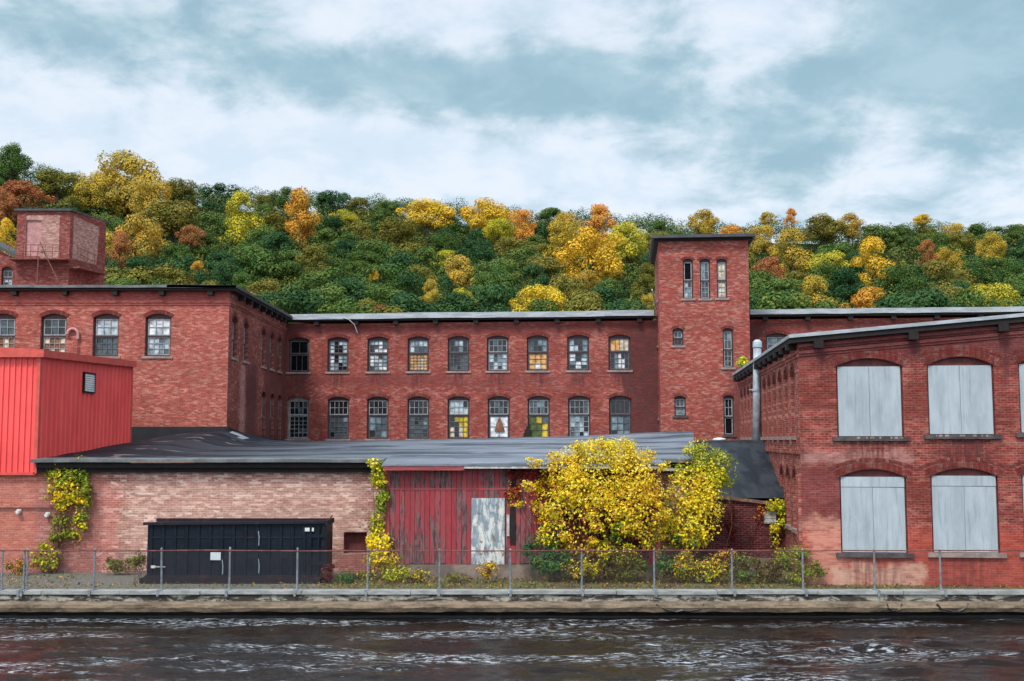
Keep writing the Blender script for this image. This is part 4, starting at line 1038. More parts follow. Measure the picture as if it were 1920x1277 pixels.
# behind the ridge the roof falls to the mill wall
bx = len(mb.v)
for i_ in range(NX+1):
    v_ = mb.v[NY*(NX+1)+i_]; mb.v.append((v_[0], 71.6, min(v_[2]-.1, 4.35)))
for i_ in range(NX): mb.f.append((NY*(NX+1)+i_, NY*(NX+1)+i_+1, bx+i_+1, bx+i_)); mb.m.append(0)
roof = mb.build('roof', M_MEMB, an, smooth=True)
mb = MB()       # laps and the pale seam strip of the membrane
def onroof(px, py_guess, s_):
    Yj = YE+(YRG-YE)*s_; X_ = at(px, py_guess, Yj).x; return Vector((X_, Yj, zE+(rz(X_)-zE)*s_+.10))
for pxa, pxb, wd_ in ((1245, 1262, .22),):
    A_, B_ = onroof(pxa, 850, .02), onroof(pxb, 815, 1.0)
    for k in range(12):
        p0, p1 = A_.lerp(B_, k/12), A_.lerp(B_, (k+1)/12)
        mb.face([p0, p0+Vector((wd_,0,0)), p1+Vector((wd_,0,0)), p1])
mb.build('seam', M_ROOFEDGE, roof)
slab(an, FA, xe0-.05, at(720, 866, YE).x, zE+.03, YA-YE+.03, .1, .10, 'gutter', M_GREYEDGE, sag=.008)
slab(an, FA, at(1225, 866, YE).x, xe1+.1, zE+.03, YA-YE+.03, .1, .10, 'gutter', M_GREYEDGE)
mb = MB(); mb.fbox(FA, XRED+.1, xe1, zE-.42, zE-.101, .003, .18); mb.fbox(FA, XRED+.1, xe1, zE-.26, zE-.103, .18, .34); mb.build('fascia', M_SOFFIT, an)
mb = MB(); mb.fbox(FA, at(1236,870,YA).x, xe1-.05, zE-.36, zE-.27, .345, .38); mb.build('fascia', M_WHITEP, an)
# flashing against the left wing
mb = MB(); zc = FLF.v(300, 800)
mb.fbox(FLF, FLF.u(200, 800), -.02, zc-.8, zc, .01, .10)
a_, b_ = 0.0, FLS.u(474, 826)
mb.hexa([FLS.p(a_-.1,zc-.9,.1), FLS.p(b_,3.6,.1), FLS.p(b_,3.6,.01), FLS.p(a_-.1,zc-.9,.01), FLS.p(a_-.1,zc,.1), FLS.p(b_,4.62,.1), FLS.p(b_,4.62,.01), FLS.p(a_-.1,zc,.01)])
mb.build('flashing', simple('tar_flashing', (.012,.013,.017), .5, .4, 2), an)
# brick wall details under the red shed
mb = MB(); mb.tube([FA.p(-22, at(30, 953, YA).z, .06), FA.p(XRED+.6, at(30, 952, YA).z, .06)], .025, 6); mb.build('conduit', M_FRAME, an)
for px, py in ((37, 960), (91, 966)):
    c = FA.hit(px, py); r = empty('wall_lamp', FA.p(c[0], c[1], 0.004), ['small white wall lamp left on the brick under the red shed', 'small white wall lamp on the brick beside the climbing vine'][px > 50], 'wall lamp', 'lamps on the annex wall')
    mb = MB(); mb.fbox(FA, c[0]-.07, c[0]+.07, c[1]-.02, c[1]+.10, .005, .08); mb.build('housing', M_WHITE, r)
    mb = MB(); mb.tube([FA.p(c[0], c[1]+.03, .08), FA.p(c[0], c[1]-.01, .16), FA.p(c[0], c[1]-.06, .19)], [.07,.09,.03], 10); mb.build('bulb', M_WHITE, r)

# ---------------------------------------------------------------- red metal shed
m_, t, bs = mat('red_steel')
co = t.node('ShaderNodeTexCoord').outputs['Object']; n1 = t.noise(t.scale(co, (1,1,.4)), 1.2, 5, .6)
n2 = t.noise(t.scale(co, (5,5,.25)), 1.5, 6, .7); col = t.mix(t.ramp(n1, .35, .65), (.88,.09,.08), (.78,.065,.062)); col = t.mix(t.ramp(n2, .55, .75, 0, .45), col, (.50,.05,.05))
t.put(bs.inputs['Base Color'], col); bs.inputs['Roughness'].default_value = .48; bump(t, bs, t.noise(co, .9, 2, .5), .25, .05)
M_RED = m_
M_REDT = simple('red_steel_trim', (.66,.085,.06), .45, .2, 3)
rd = empty('red_metal_shed', (XRED-4, 44, 3.3), 'bright red ribbed metal shed standing over the annex at the left edge', 'metal shed')
YF = YA-.12; zr0 = Frame(0,YF,0).v(60, 888); zr1 = Frame(0,YF,0).v(60, 664)
def ribbed(mb, fr, u0, u1, v0f, v1f, pitch, out=.045):
    u = u0
    while u < u1-.001:
        e = min(u+pitch, u1); ws = [(0, 0), (pitch*.62, 0), (pitch*.70, out), (pitch*.92, out), (pitch, 0)]
        for (a_, wa_), (b_, wb_) in zip(ws, ws[1:]):
            A_, B_ = min(u+a_, u1), min(u+b_, u1)
            if B_ > A_: mb.face([fr.p(A_, v0f(A_), wa_), fr.p(B_, v0f(B_), wb_), fr.p(B_, v1f(B_), wb_), fr.p(A_, v1f(A_), wa_)])
        u = e
FRF = Frame(XRED, YF, 0); SR_ = 9.6; FRD = Frame(XRED, YF, 90)
zr2 = FRD.v(244, 683)
mb = MB(); ribbed(mb, FRF, -15, 0, lambda u: zr0, lambda u: zr1, .2); mb.build('wall_panel', M_RED, rd)
# end of the side wall where px 245 is reached
LS_ = FRD.u(245, 740)
mb = MB(); ribbed(mb, FRD, 0, LS_, lambda u: zr0, lambda u: zr1+(zr2-zr1)*u/LS_, LS_/22); mb.build('wall_panel', M_RED, rd)
mb = MB(); mb.fbox(FRF, -15, 0, zr0-.05, zr0+.04, .05, .09); mb.build('base_trim', M_REDT, rd)
mb = MB(); mb.fbox(FRD, -.09, .09, zr0, zr1, -.05, .07); mb.build('corner_trim', M_REDT, rd)
mb = MB(); mb.fbox(FRD, LS_-.08, LS_+.05, zr0, zr2, -.05, .07); mb.build('corner_trim', M_REDT, rd)
mb = MB()
for a_, b_ in ((0.0, .5), (.5, 1.0)):
    ua, ub = LS_*a_, LS_*b_; za, zb = zr1+(zr2-zr1)*a_, zr1+(zr2-zr1)*b_
    if a_ == 0: ua = -.22
    mb.hexa([FRD.p(ua,za-.12,.22), FRD.p(ub,zb-.12,.22), FRD.p(ub,zb-.12,-6), FRD.p(ua,za-.12,-6), FRD.p(ua,za+.14,.22), FRD.p(ub,zb+.14,.22), FRD.p(ub,zb+.5,-6), FRD.p(ua,za+.5,-6)])
mb.fbox(FRF, -15, -.0, zr1-.10, zr1+.13, -.2, .215)
mb.build('roof', M_REDT, rd)
mb = MB(); mb.fbox(FRF, -15, -.1, zr0, zr1-.1, -9, -.2); mb.build('inner_wall', M_RED, rd)
c0, c1 = FRD.hit(155.5, 700), FRD.hit(173, 735)
lv_ = MB(); z0_, z1_ = c1[1], c0[1]; ua, ub = c0[0], c1[0]
lv_.fbox(FRD, ua-.06, ub+.06, z0_-.06, z0_, .0, .10); lv_.fbox(FRD, ua-.06, ub+.06, z1_, z1_+.06, .0, .10); lv_.fbox(FRD, ua-.06, ua, z0_, z1_, 0, .10); lv_.fbox(FRD, ub, ub+.06, z0_, z1_, 0, .10)
lo_ = lv_.build('louvre_vent', M_SOFFIT, rd); bl = MB()
for k in range(8):
    zk = z0_+(z1_-z0_)*k/8; bl.hexa([FRD.p(ua,zk,.09), FRD.p(ub,zk,.09), FRD.p(ub,zk+.02,.05), FRD.p(ua,zk+.02,.05), FRD.p(ua,zk+.02,.09), FRD.p(ub,zk+.02,.09), FRD.p(ub,zk+.08,.052), FRD.p(ua,zk+.08,.052)])
pv = rd.matrix_basis.translation
bo = bl.build('blade', M_WHITE, None); bo.location = bo.location-lo_.location-pv; bo.parent = lo_

# ---------------------------------------------------------------- red wooden shed
YS = 37.6; FS = Frame(0, YS, 0)
X0, X1 = at(722, 950, YS).x, at(1238, 950, YS).x
zb, zt_ = FS.v(800, 1058), FS.v(800, 878)
sh = empty('wooden_shed', ((X0+X1)/2, YS+.8, 0), 'peeling red wooden shed built against the annex, half buried in yellow vines', 'shed')
m_, t, bs = mat('peeling_red_boards')
co = t.node('ShaderNodeTexCoord').outputs['Object']; oi = t.node('ShaderNodeNewGeometry').outputs['Random Per Island']
n1 = t.noise(t.scale(co, (9, 1, .8)), 1, 6, .7, .3); n2 = t.noise(t.scale(co, (1, 1, .45)), 1.3, 3, .5); n3 = t.noise(t.scale(co, (16, 1, 3)), 1, 4, .7)
red = t.mix(t.ramp(n3, .35, .7), (.32,.030,.042), (.20,.022,.030)); red = t.mix(t.math('MULTIPLY', oi, .45), red, (.44,.085,.09))
bare = t.mix(t.ramp(n3, .4, .6), (.075,.030,.032), (.17,.10,.10))
k_ = t.ramp(t.math('ADD', t.math('MULTIPLY_ADD', n1, .9, -.0), t.math('ADD', t.math('MULTIPLY', n2, .55), t.math('MULTIPLY', oi, .18))), .76, .87)
t.put(bs.inputs['Base Color'], t.mix(k_, red, bare)); bs.inputs['Roughness'].default_value = .82; bump(t, bs, n1, .5, .02)
M_PEEL = m_
mb = MB(); x = X0; rs = random.Random(3)
doorx = (at(884,1000,YS).x, at(946,1000,YS).x); zmid = FS.v(800, 917)
while x < X1:
    wd_ = rs.uniform(.15, .19); e = min(x+wd_-.012, X1); y_ = rs.uniform(-.008, .008)
    hole = at(954,880,YS).x < x < at(964,880,YS).x
    for (z0_, z1_) in ((zb+rs.uniform(-.03,.03), zmid-.01), (zmid+.01, zt_)):
        if hole and z0_ > zmid: z1_ = zmid+.05; 
        mb.box(x, e, YS+y_, YS+.03, z0_, z1_)
    x += wd_
mb.build('board_wall', M_PEEL, sh)
mb = MB(); mb.box(X0, X1, YS+.035, YS+.10, zb, zt_); mb.box(X0+.01, X0+.1, YS+.1, YA-.02, zb, zt_); mb.box(X1-.1, X1-.01, YS+.1, YA-.02, zb, zt_); mb.build('inner_boards', M_SOFFIT, sh)
mb = MB(); mb.box(X0-.02, X1, YS-.015, YS+.02, zmid-.022, zmid+.022); mb.box(X0-.05, X0+.03, YS-.02, YS+.05, zb, zt_); mb.build('batten', M_WOODR, sh)
m_, t, bs = mat('weathered_door_paint')
co = t.node('ShaderNodeTexCoord').outputs['Object']; n1 = t.noise(t.scale(co, (5, 1, 1.6)), 1, 7, .72, .6); n2 = t.noise(t.scale(co, (7, 1, 4)), 1, 6, .7)
col = t.mix(t.ramp(n1, .42, .56), (.62,.60,.56), (.20,.25,.29)); col = t.mix(t.ramp(n2, .56, .66), col, (.19,.11,.09))
t.put(bs.inputs['Base Color'], col); bs.inputs['Roughness'].default_value = .8; bump(t, bs, n2, .4, .02)
mb = MB(); mb.box(doorx[0], doorx[1], YS-.06, YS-.016, FS.v(910,1058), FS.v(910,934)); d_ = mb.build('door', m_, sh)
dm = MB(); dm.box(at(956,870,YS).x, at(966,870,YS).x, YS-.04, YS-.018, FS.v(960,1020), FS.v(960,950)); dm.build('gap_board', M_SOFFIT, sh)
dm = MB(); dm.box(at(950,870,YS).x, at(955,870,YS).x, YS-.05, YS-.018, FS.v(960,1005), FS.v(960,965)); dm.build('post', M_WHITEP, sh)
mb = MB(); mb.box(X0-.05, X1+.05, YS-.06, YA-.01, -.1, zb-.01); mb.build('foundation', M_CONC, sh)
# shed roof: front lip of membrane on a red and white fascia
zs = FS.v(800, 871)
xw = at(870, 875, 37.2).x; ye = 37.15
mb = MB(); ns = 34
Xs = [at(716,872,ye).x+(X1+.15-at(716,872,ye).x)*k/ns for k in range(ns+1)]
zf = at(800, 871, ye).z
for k in range(ns+1):
    dz = random.uniform(-.02, .02); mb.v += [(Xs[k], ye, zf+dz*.3), (Xs[k], ye+.8, zf+.1+dz), (Xs[k], YE+.05, zE+.06+dz*.4), (Xs[k], YE+1.2, zE+.10+.06), (Xs[k], ye, zf-.05+dz*.3)]
for k in range(ns):
    for j in (0, 1, 2): a_ = k*5+j; mb.f.append((a_, a_+5, a_+6, a_+1)); mb.m.append(0)
    mb.f.append((k*5+4, k*5+9, k*5+5, k*5)); mb.m.append(0)
mb.build('roof', M_MEMB, sh, smooth=False)
mb = MB(); mb.box(Xs[0]+.05, xw, ye+.02, ye+.07, zf-.19, zf-.052); mb.build('fascia', M_WOODR, sh)
mb = MB(); mb.box(xw+.004, X1, ye+.02, ye+.07, zf-.13, zf-.052); mb.build('fascia', M_WHITEP, sh)
mb = MB(); mb.box(Xs[0]+.1, X1, ye+.08, YS, zf-.12, zf-.08); mb.build('soffit', M_SOFFIT, sh)

# ---------------------------------------------------------------- lean-to between annex and right block
YLF = 40.3; FL = Frame(0, YLF, 0)
ln = empty('brick_lean_to', (at(1400,1000,YLF).x, YLF+1.5, 0), 'small dark red brick lean-to with a steep black roof, tucked beside the right block', 'lean-to')
xa, xb = XA1+.01, at(1482, 1000, YLF).x
zsl = lambda px: FL.v(px, 936+(px-1370)*.125)
mb = MB(); za_, zb_ = zsl(1300), zsl(1480); mb.hexa([FL.p(xa,-.1,0), FL.p(xb,-.1,0), FL.p(xb,-.1,-.3), FL.p(xa,-.1,-.3), FL.p(xa,za_,0), FL.p(xb,zb_,0), FL.p(xb,zb_,-.3), FL.p(xa,za_,-.3)])
mb.build('wall', B_LEAN, ln)
mb = MB(); mb.hexa([FL.p(xa,za_-.02,.12), FL.p(xb,zb_-.02,.12), FL.p(xb,zb_-.02,-.3), FL.p(xa,za_-.02,-.3), FL.p(xa,za_+.09,.12), FL.p(xb,zb_+.09,.12), FL.p(xb,zb_+.09,-.3), FL.p(xa,za_+.09,-.3)])
mb.build('sloping_beam', simple('weathered_beam', (.30,.17,.12), .85, .45, 5), ln)
mb = MB(); A_, B_ = at(1310, 934, YLF-.1), at(1479, 934, YLF-.1); YT = 46.3; C_, D_ = at(1460, 829, YT), at(1310, 829, YT); n_ = 8
for j in range(n_):
    for i_ in range(n_):
        f = lambda a_, b_: (A_.lerp(B_, a_)).lerp(D_.lerp(C_, a_), b_)
        mb.face([f(i_/n_, j/n_), f((i_+1)/n_, j/n_), f((i_+1)/n_, (j+1)/n_), f(i_/n_, (j+1)/n_)])
M_TAR = simple('black_roof_sheet', (.012,.016,.023), .5, .4, .9, stretch=(2,1,.3), c2=(.035,.042,.052), spec=.2)
rf = mb.build('roof', M_TAR, ln)
mb = MB(); nv = (B_-A_).cross(D_-A_).normalized()*.02
for a_ in (.22, .62): p0, p1 = A_.lerp(B_, a_), D_.lerp(C_, a_-.02); mb.hexa([p0, p0+Vector((.07,0,0)), p1+Vector((.07,0,0)), p1, p0+nv, p0+nv+Vector((.07,0,0)), p1+nv+Vector((.07,0,0)), p1+nv])
p0, p1 = A_.lerp(D_, .27), B_.lerp(C_, .27); mb.hexa([p0, p1, p1+Vector((0,.03,.04)), p0+Vector((0,.03,.04)), p0+nv, p1+nv, p1+nv+Vector((0,.03,.04)), p0+nv+Vector((0,.03,.04))])
mb.build('seam', M_PIPE, rf)
mb = MB(); mb.hexa([B_, B_+Vector((.14,0,-.02)), C_+Vector((.14,0,-.02)), C_, B_+Vector((0,0,.12)), B_+Vector((.14,0,.12)), C_+Vector((.14,0,.12)), C_+Vector((0,0,.12))])
mb.hexa([D_, C_, C_+Vector((0,.3,0)), D_+Vector((0,.3,0)), D_+Vector((0,0,.07)), C_+Vector((0,0,.07)), C_+Vector((0,.3,.07)), D_+Vector((0,.3,.07))]); mb.build('roof_edge', M_DARKEDGE, ln)
mb = MB(); mb.box(D_.x, C_.x+.4, YT+.3, 57, C_.z-.6, C_.z-.02); mb.box(D_.x, C_.x, YT+.1, YT+.28, 0, C_.z-.05); mb.build('rear_roof', M_TAR, ln)
mb = MB(); mb.fbox(FL, FL.u(1432,970), FL.u(1454,970), FL.v(1440,981), FL.v(1440,959), .004, .09)
for k in range(3): mb.fbox(FL, FL.u(1432,970), FL.u(1454,970), FL.v(1440,978-7*k)-.01, FL.v(1440,978-7*k)+.01, .09, .105)
mb.build('meter_box', M_WHITEP, ln)
mb = MB(); mb.fbox(FL, xa, xb, -.1, FL.v(1400,1046), .01, .5); mb.build('plinth', M_CONC, ln)
# flue pipe and mushroom vent
YP = 47.2; p0 = at(1418, 826, YP); p1 = at(1420, 646, YP)
fp = empty('flue_pipe', p0-Vector((0,0,.3)), 'tall grey metal flue pipe standing on the lean-to roof', 'pipe')
mb = MB(); mb.tube([p0-Vector((0,0,.3)), p0.lerp(p1,.5), p1], .165, 16); mb.build('pipe', M_PIPE, fp, smooth=True)
mb = MB(); mb.tube([p1-Vector((0,0,.12)), p1+Vector((0,0,.10)), p1+Vector((0,0,.2))], [.20,.19,.10], 16); mb.build('cap', M_PIPE, fp)
mb = MB(); mb.tube([p1-Vector((.0,0,1.45)), p1+Vector((.5,.2,-1.55)), p1+Vector((.7,.6,-1.7))], .04, 6); q0 = at(1418,731,YP); mb.tube([q0, q0+Vector((-.3,0,0))], .03, 6); mb.tube([q0-Vector((0,0,.05)), q0+Vector((0,0,.05))], .19, 14); mb.build('strap', M_PIPE, fp)
mb = MB(); c = at(1349, 825, 47.0); mb.tube([c-Vector((0,0,.25)), c-Vector((0,0,.05)), c, c+Vector((0,0,.07)), c+Vector((0,0,.10))], [.12,.12,.30,.24,.05], 16)
mv = mb.build('roof_vent', M_WHITE, None, smooth=True); tag(mv, 'small white mushroom vent on the low roof below the tower', 'roof vent')

# ---------------------------------------------------------------- dumpster
YD = 36.25; FD = Frame(0, YD, 0)
dx0, dx1 = at(275, 1030, YD).x, at(607, 1030, YD).x; dz0, dz1 = FD.v(440, 1083), FD.v(440, 979)
m_, t, bs = mat('navy_steel')
co = t.node('ShaderNodeTexCoord').outputs['Object']; n1 = t.noise(co, 2.2, 6, .65, .4); n2 = t.noise(t.scale(co, (6,1,.7)), 1.5, 6, .7)
col = t.mix(t.ramp(n1, .35, .7), (.003,.006,.013), (.006,.011,.020)); col = t.mix(t.ramp(n2, .64, .72, 0, .6), col, (.14,.08,.07))
t.put(bs.inputs['Base Color'], col); bs.inputs['Roughness'].default_value = .5; bs.inputs['Specular IOR Level'].default_value = .2; bump(t, bs, n1, .3, .04)
M_NAVY = m_
M_NAVYR = simple('navy_edge_rust', (.018,.018,.025), .7, .5, 4, c2=(.06,.03,.026), lo=.5, hi=.7, spec=.1)
dp = empty('roll_off_dumpster', ((dx0+dx1)/2, YD+1.1, 0), 'long dark navy roll-off dumpster with a rusty rim, parked behind the fence', 'dumpster')
mb = MB(); mb.box(dx0, dx1, YD+.06, YD+1.3, dz0, dz1-.05); mb.build('body', M_NAVY, dp)
N_ = 13
for k in range(N_+1):
    mb = MB(); x = dx0+.12+(dx1-.75-dx0)*k/N_; mb.hexa([(x-.05,YD+.03,dz0+.04),(x+.05,YD+.03,dz0+.04),(x+.07,YD+.062,dz0+.04),(x-.07,YD+.062,dz0+.04),(x-.05,YD+.03,dz1-.1),(x+.05,YD+.03,dz1-.1),(x+.07,YD+.062,dz1-.1),(x-.07,YD+.062,dz1-.1)])
    mb.build('rib', M_NAVY, dp)
mb = MB()
for zz_ in (dz0+(dz1-dz0)*.36, dz0+(dz1-dz0)*.72): mb.box(dx0+.1, dx1-.55, YD+.035, YD+.058, zz_-.02, zz_+.02)
mb.build('stiffener', M_NAVYR, dp)
mb = MB(); mb.hexa([(dx0-.12,YD-.05,dz1-.09),(dx1+.02,YD-.05,dz1-.04),(dx1+.02,YD+.1,dz1-.04),(dx0-.12,YD+.1,dz1-.09),(dx0-.12,YD-.05,dz1-.01),(dx1+.02,YD-.05,dz1+.05),(dx1+.02,YD+.1,dz1+.05),(dx0-.12,YD+.1,dz1-.01)])
mb.box(dx0-.1, dx1, YD+1.2, YD+1.35, dz1-.06, dz1+.03); mb.box(dx1+.022, dx1+.12, YD-.03, YD+1.3, dz1-.10, dz1+.05)
mb.tube([(dx1+.05,YD+.3,dz1),(dx1+.2,YD+.4,dz1+.18)], .02, 5)
mb.build('rim', M_NAVYR, dp)
mb = MB(); mb.box(dx1-.03, dx1+.07, YD+.02, YD+1.3, dz0-.02, dz1-.11); 
for zz_ in (.25, .5, .75): mb.box(dx1-.42, dx1+.10, YD-.01, YD+.03, dz0+(dz1-dz0)*zz_-.05, dz0+(dz1-dz0)*zz_+.05)
for xx in (dx1-.45, dx1-.2): mb.box(xx, xx+.06, YD-.02, YD+.025, dz0+.05, dz1-.12)
mb.build('end_door', M_NAVY, dp)
mb = MB(); mb.box(dx0-.2, dx1-.1, YD-.02, YD+.16, .0, dz0-.02); mb.box(dx0-.2, dx1-.1, YD+.9, YD+1.1, .0, dz0-.02); mb.tube([(dx0-.12,YD+.03,.10),(dx0-.12,YD+.2,.10)], .09, 12); mb.box(dx0-.05, dx1, YD+.0, YD+.05, dz0-.018, dz0+.07); mb.build('skid', M_NAVYR, dp)
mb = MB(); c = FD.hit(404, 1043); mb.box(c[0]-.16, c[0]+.16, YD+.0, YD+.025, c[1]-.12, c[1]+.12); mb.build('sign', simple('sign_white', (.62,.66,.68), .5, .1, 3), dp)
mb = MB(); c = FD.hit(580, 993); mb.box(c[0]-.14, c[0]+.14, YD+.0, YD+.02, c[1]-.055, c[1]+.055); mb.build('sticker', M_WHITE, dp)
for px, py in ((484, 1008), (484, 1060), (416, 1062)):
    c = FD.hit(px, py); mb = MB(); mb.tube([(c[0], YD+.02, c[1]+.2), (c[0]+.03, YD+.015, c[1]), (c[0]+.02, YD+.02, c[1]-.25)], .014, 5); mb.build('chain', M_PIPE, dp)
mb = MB(); c = FD.hit(298, 1063); mb.tube([(c[0]-.25, YD+.01, c[1]), (c[0]+.2, YD+.0, c[1])], [.02, .02], 6); mb.box(c[0]-.25, c[0]-.12, YD-.01, YD+.05, c[1]-.04, c[1]+.04); mb.build('latch', M_WHITEP, dp)

# ---------------------------------------------------------------- chain link fence
YFN = YC+.32; FF = Frame(0, YFN, 0)
fn_ = empty('chain_link_fence', (0, YFN, .03), 'low chain link fence with grey posts along the top of the canal wall', 'fence')
ztop = FF.v(900, 1031)
posts = [(-125,1032,0),(3,1032,0),(44,1031,0),(50,1031,0),(176,1031,0),(303,1030,-.03),(430,1029,0),(557,1030,0),(689,1032,.01),(824,1032,0),(957,1032,0),(1091,1032,0),(1227,1032,0),(1373,1032,0),(1506,1032,0),(1640,1032,.01),(1764,1033,0),(1895,1033,0),(2030,1033,0)]
for px, py, lean in posts:
    c = FF.hit(px, 1100); zt2 = FF.v(px, py)+.02
    if px > 1880: continue
    mb = MB(); mb.tube([(c[0], YFN, .02), (c[0]+lean, YFN, zt2)], .030, 8); mb.tube([(c[0]+lean, YFN, zt2-.01), (c[0]+lean, YFN, zt2+.035)], [.036,.02], 8)
    mb.box(c[0]-.07, c[0]+.07, YFN-.34, YFN+.06, .025, .05); mb.box(c[0]-.035, c[0]+.035, YFN-.40, YFN-.37, -.12, .05)
    mb.build('post', M_POST, fn_)
mb = MB(); xl, xrr = FF.hit(-200, 1032)[0], FF.hit(2100, 1032)[0]
n_ = 60; rr_ = random.Random(2); mb.tube([(xl+(xrr-xl)*k/n_, YFN-.035, ztop-.02+rr_.uniform(-.012,.012)) for k in range(n_+1)], .019, 6); mb.build('top_rail', M_RUST, fn_)
mb = MB(); hh = ztop-.10; r_ = .0022; k = 0; x = xl
while x < xrr:      # diamond mesh: two families of thin wires
    for sg in (-1, 1):
        a0, a1 = x, x+sg*hh
        if min(a0, a1) < xl or max(a0, a1) > xrr: continue
        y_ = YFN-.04+sg*.003
        mb.face([(a0-r_,y_,.06),(a0+r_,y_,.06),(a1+r_,y_,.06+hh),(a1-r_,y_,.06+hh)])
    x += .085
mb.build('wire_mesh', M_WIRE, fn_)

# ================================================================== PLANTS
V_YEL = leafmat('yellow_vine_leaf', (.96,.78,.02), (.92,.68,.03), 2.0, .3, 0)
V_YEL2 = leafmat('pale_yellow_leaf', (.95,.82,.12), (.92,.70,.10), 2.0, .3, 0)
V_ORG = leafmat('amber_vine_leaf', (.85,.45,.03), (.55,.25,.04), 2.0, .25, 0)
V_GRN = leafmat('fresh_green_leaf', (.10,.18,.03), (.22,.28,.04), 2.0, .25, 0)
V_DGN = leafmat('fern_green_leaf', (.035,.11,.045), (.06,.15,.05), 2.0, .25, 0)
V_LIM = leafmat('lime_leaf', (.42,.44,.035), (.26,.32,.04), 2.0, .3, 0)
V_RED = leafmat('crimson_ivy_leaf', (.36,.03,.035), (.24,.03,.04), 2.0, .25, 0)
V_BRN = leafmat('dry_brown_leaf', (.13,.055,.030), (.07,.03,.02), 2.0, .2, 0)
V_OLV = leafmat('olive_leaf', (.26,.24,.04), (.18,.17,.04), 2.0, .25, 0)
VM = [V_YEL, V_YEL2, V_ORG, V_GRN, V_DGN, V_LIM, V_RED, V_BRN, V_OLV]
def plant(name, label, cat, blobs, seed, base, aspect=.62, group=None, stems=8, stemr=.02):
    """blobs: (px, py, Y, half width px, half height px, depth m, count, leaf size, material choices)"""
    lv = Leaves(seed); rs = random.Random(seed); ctr = []
    for (px, py, Y, rx, ry, dp_, n, ls, mm_) in blobs:
        c = at(px, py, Y); sx, sz = rx*Y/F, ry*Y/F
        nsub = max(3, int(n/140))
        for _ in range(nsub):
            while True:
                a_, b_, e_ = rs.uniform(-1,1), rs.uniform(-1,1), rs.uniform(-1,1)
                if a_*a_+b_*b_+e_*e_ < 1: break
            cc = (c.x+a_*sx*.82, c.y+e_*dp_*.8, c.z+b_*sz*.82); ctr.append(cc)
            lv.clump(cc, max(.16, min(sx, sz)*.42), int(n/nsub*.72), ls, np.array(mm_), up=.5, shell=.25, squash=(1, min(1, dp_/max(.2, sx)*1.2), .9))
        lv.clump((c.x, c.y, c.z), 1.0, int(n*.28), ls, np.array(mm_), up=.4, shell=.3, squash=(sx, dp_, sz))
    allc = np.concatenate(lv.C); allc[:, 2] = np.maximum(allc[:, 2], .03)
    lv.C = [allc]
    root = empty(name, base, label, cat, group)
    me = lv.mesh('foliage', VM, base, aspect=aspect)
    o = bpy.data.objects.new('foliage', me); COL.objects.link(o); o.parent = root
    if stems:
        mb = MB(); b0_ = Vector(base)
        for k in range(stems):
            e = Vector(rs.choice(ctr)); s0 = b0_+Vector((rs.uniform(-.4,.4), rs.uniform(-.1,.1), -.02)); mid = s0.lerp(e, .5)+Vector((rs.uniform(-.25,.25), 0, rs.uniform(.0,.3)))
            mb.tube([s0, s0.lerp(mid, .5)+Vector((rs.uniform(-.08,.08),0,0)), mid, e], [stemr, stemr*.8, stemr*.6, stemr*.25], 5)
        mb.build('stem', M_STEM, root)
    return root
Yv = 36.9
base = Vector(onz(1120, 1085, .0)); base = Vector((at(1125, 1085, 37.2).x, 37.2, 0))
Ymix = [0,0,0,0,0,1,1,1,2,5]
plant('yellow_vine_bush', 'huge bright yellow vine heaped over the red shed and its roof', 'vine', [
    *[(1120+a_, 905+b_, 36.9, 16, 11, .2, 120, .085, [0,1,1,5,2]) for a_, b_ in ((-118,-38),(-128,5),(-110,48),(-100,90),(-60,122),(-84,-52),(-40,-70),(10,-76),(55,-72),(98,-52),(122,-30),(128,20),(122,60),(112,100),(60,128),(10,118),(-20,128))],
    (1135, 858, 37.3, 96, 40, .6, 6240, 0.077, [1,1,1,0,0,5]), (1060, 880, 37.1, 48, 34, .45, 2280, 0.077, [1,0,0,1,2]), (1195, 900, 37.0, 46, 60, .5, 2610, 0.095, [0,1,0,1,2]),
    (1110, 920, 36.8, 80, 46, .5, 2488, 0.100, Ymix), (1050, 950, 36.8, 44, 40, .4, 825, 0.115, Ymix+[7]), (1185, 965, 36.7, 58, 40, .45, 1058, 0.105, Ymix+[2]),
    (1120, 975, 36.6, 70, 34, .4, 792, 0.110, Ymix+[7,6]), (1040, 1000, 36.7, 34, 30, .35, 620, .105, Ymix+[7,3]), (1085, 1015, 36.6, 34, 26, .3, 420, .105, [0,0,2,7]), (1225, 1005, 36.7, 34, 34, .35, 560, .10, [0,2,7,8,5]),
    (1235, 955, 37.2, 22, 40, .3, 420, .10, [0,0,2]), (1150, 1000, 36.7, 26, 18, .2, 170, .11, [3,3,5]), (1128, 1035, 36.5, 12, 22, .12, 90, .11, [0,5]), (1170, 975, 36.6, 22, 16, .2, 130, .11, [3,5]),
    (1025, 905, 37.5, 26, 40, .15, 240, .09, [0,2,7]), (1110, 1045, 36.8, 92, 26, .3, 620, .10, [7,7,8,2,3]), (1140, 835, 37.6, 70, 12, .35, 420, .085, [1,1,0]),
    (1120, 930, 37.5, 108, 90, .10, 2300, .11, [7,7,3,6,7]), (1170, 1000, 37.5, 70, 60, .10, 900, .11, [7,3,6,7])], 21, base, stems=16, stemr=.035)
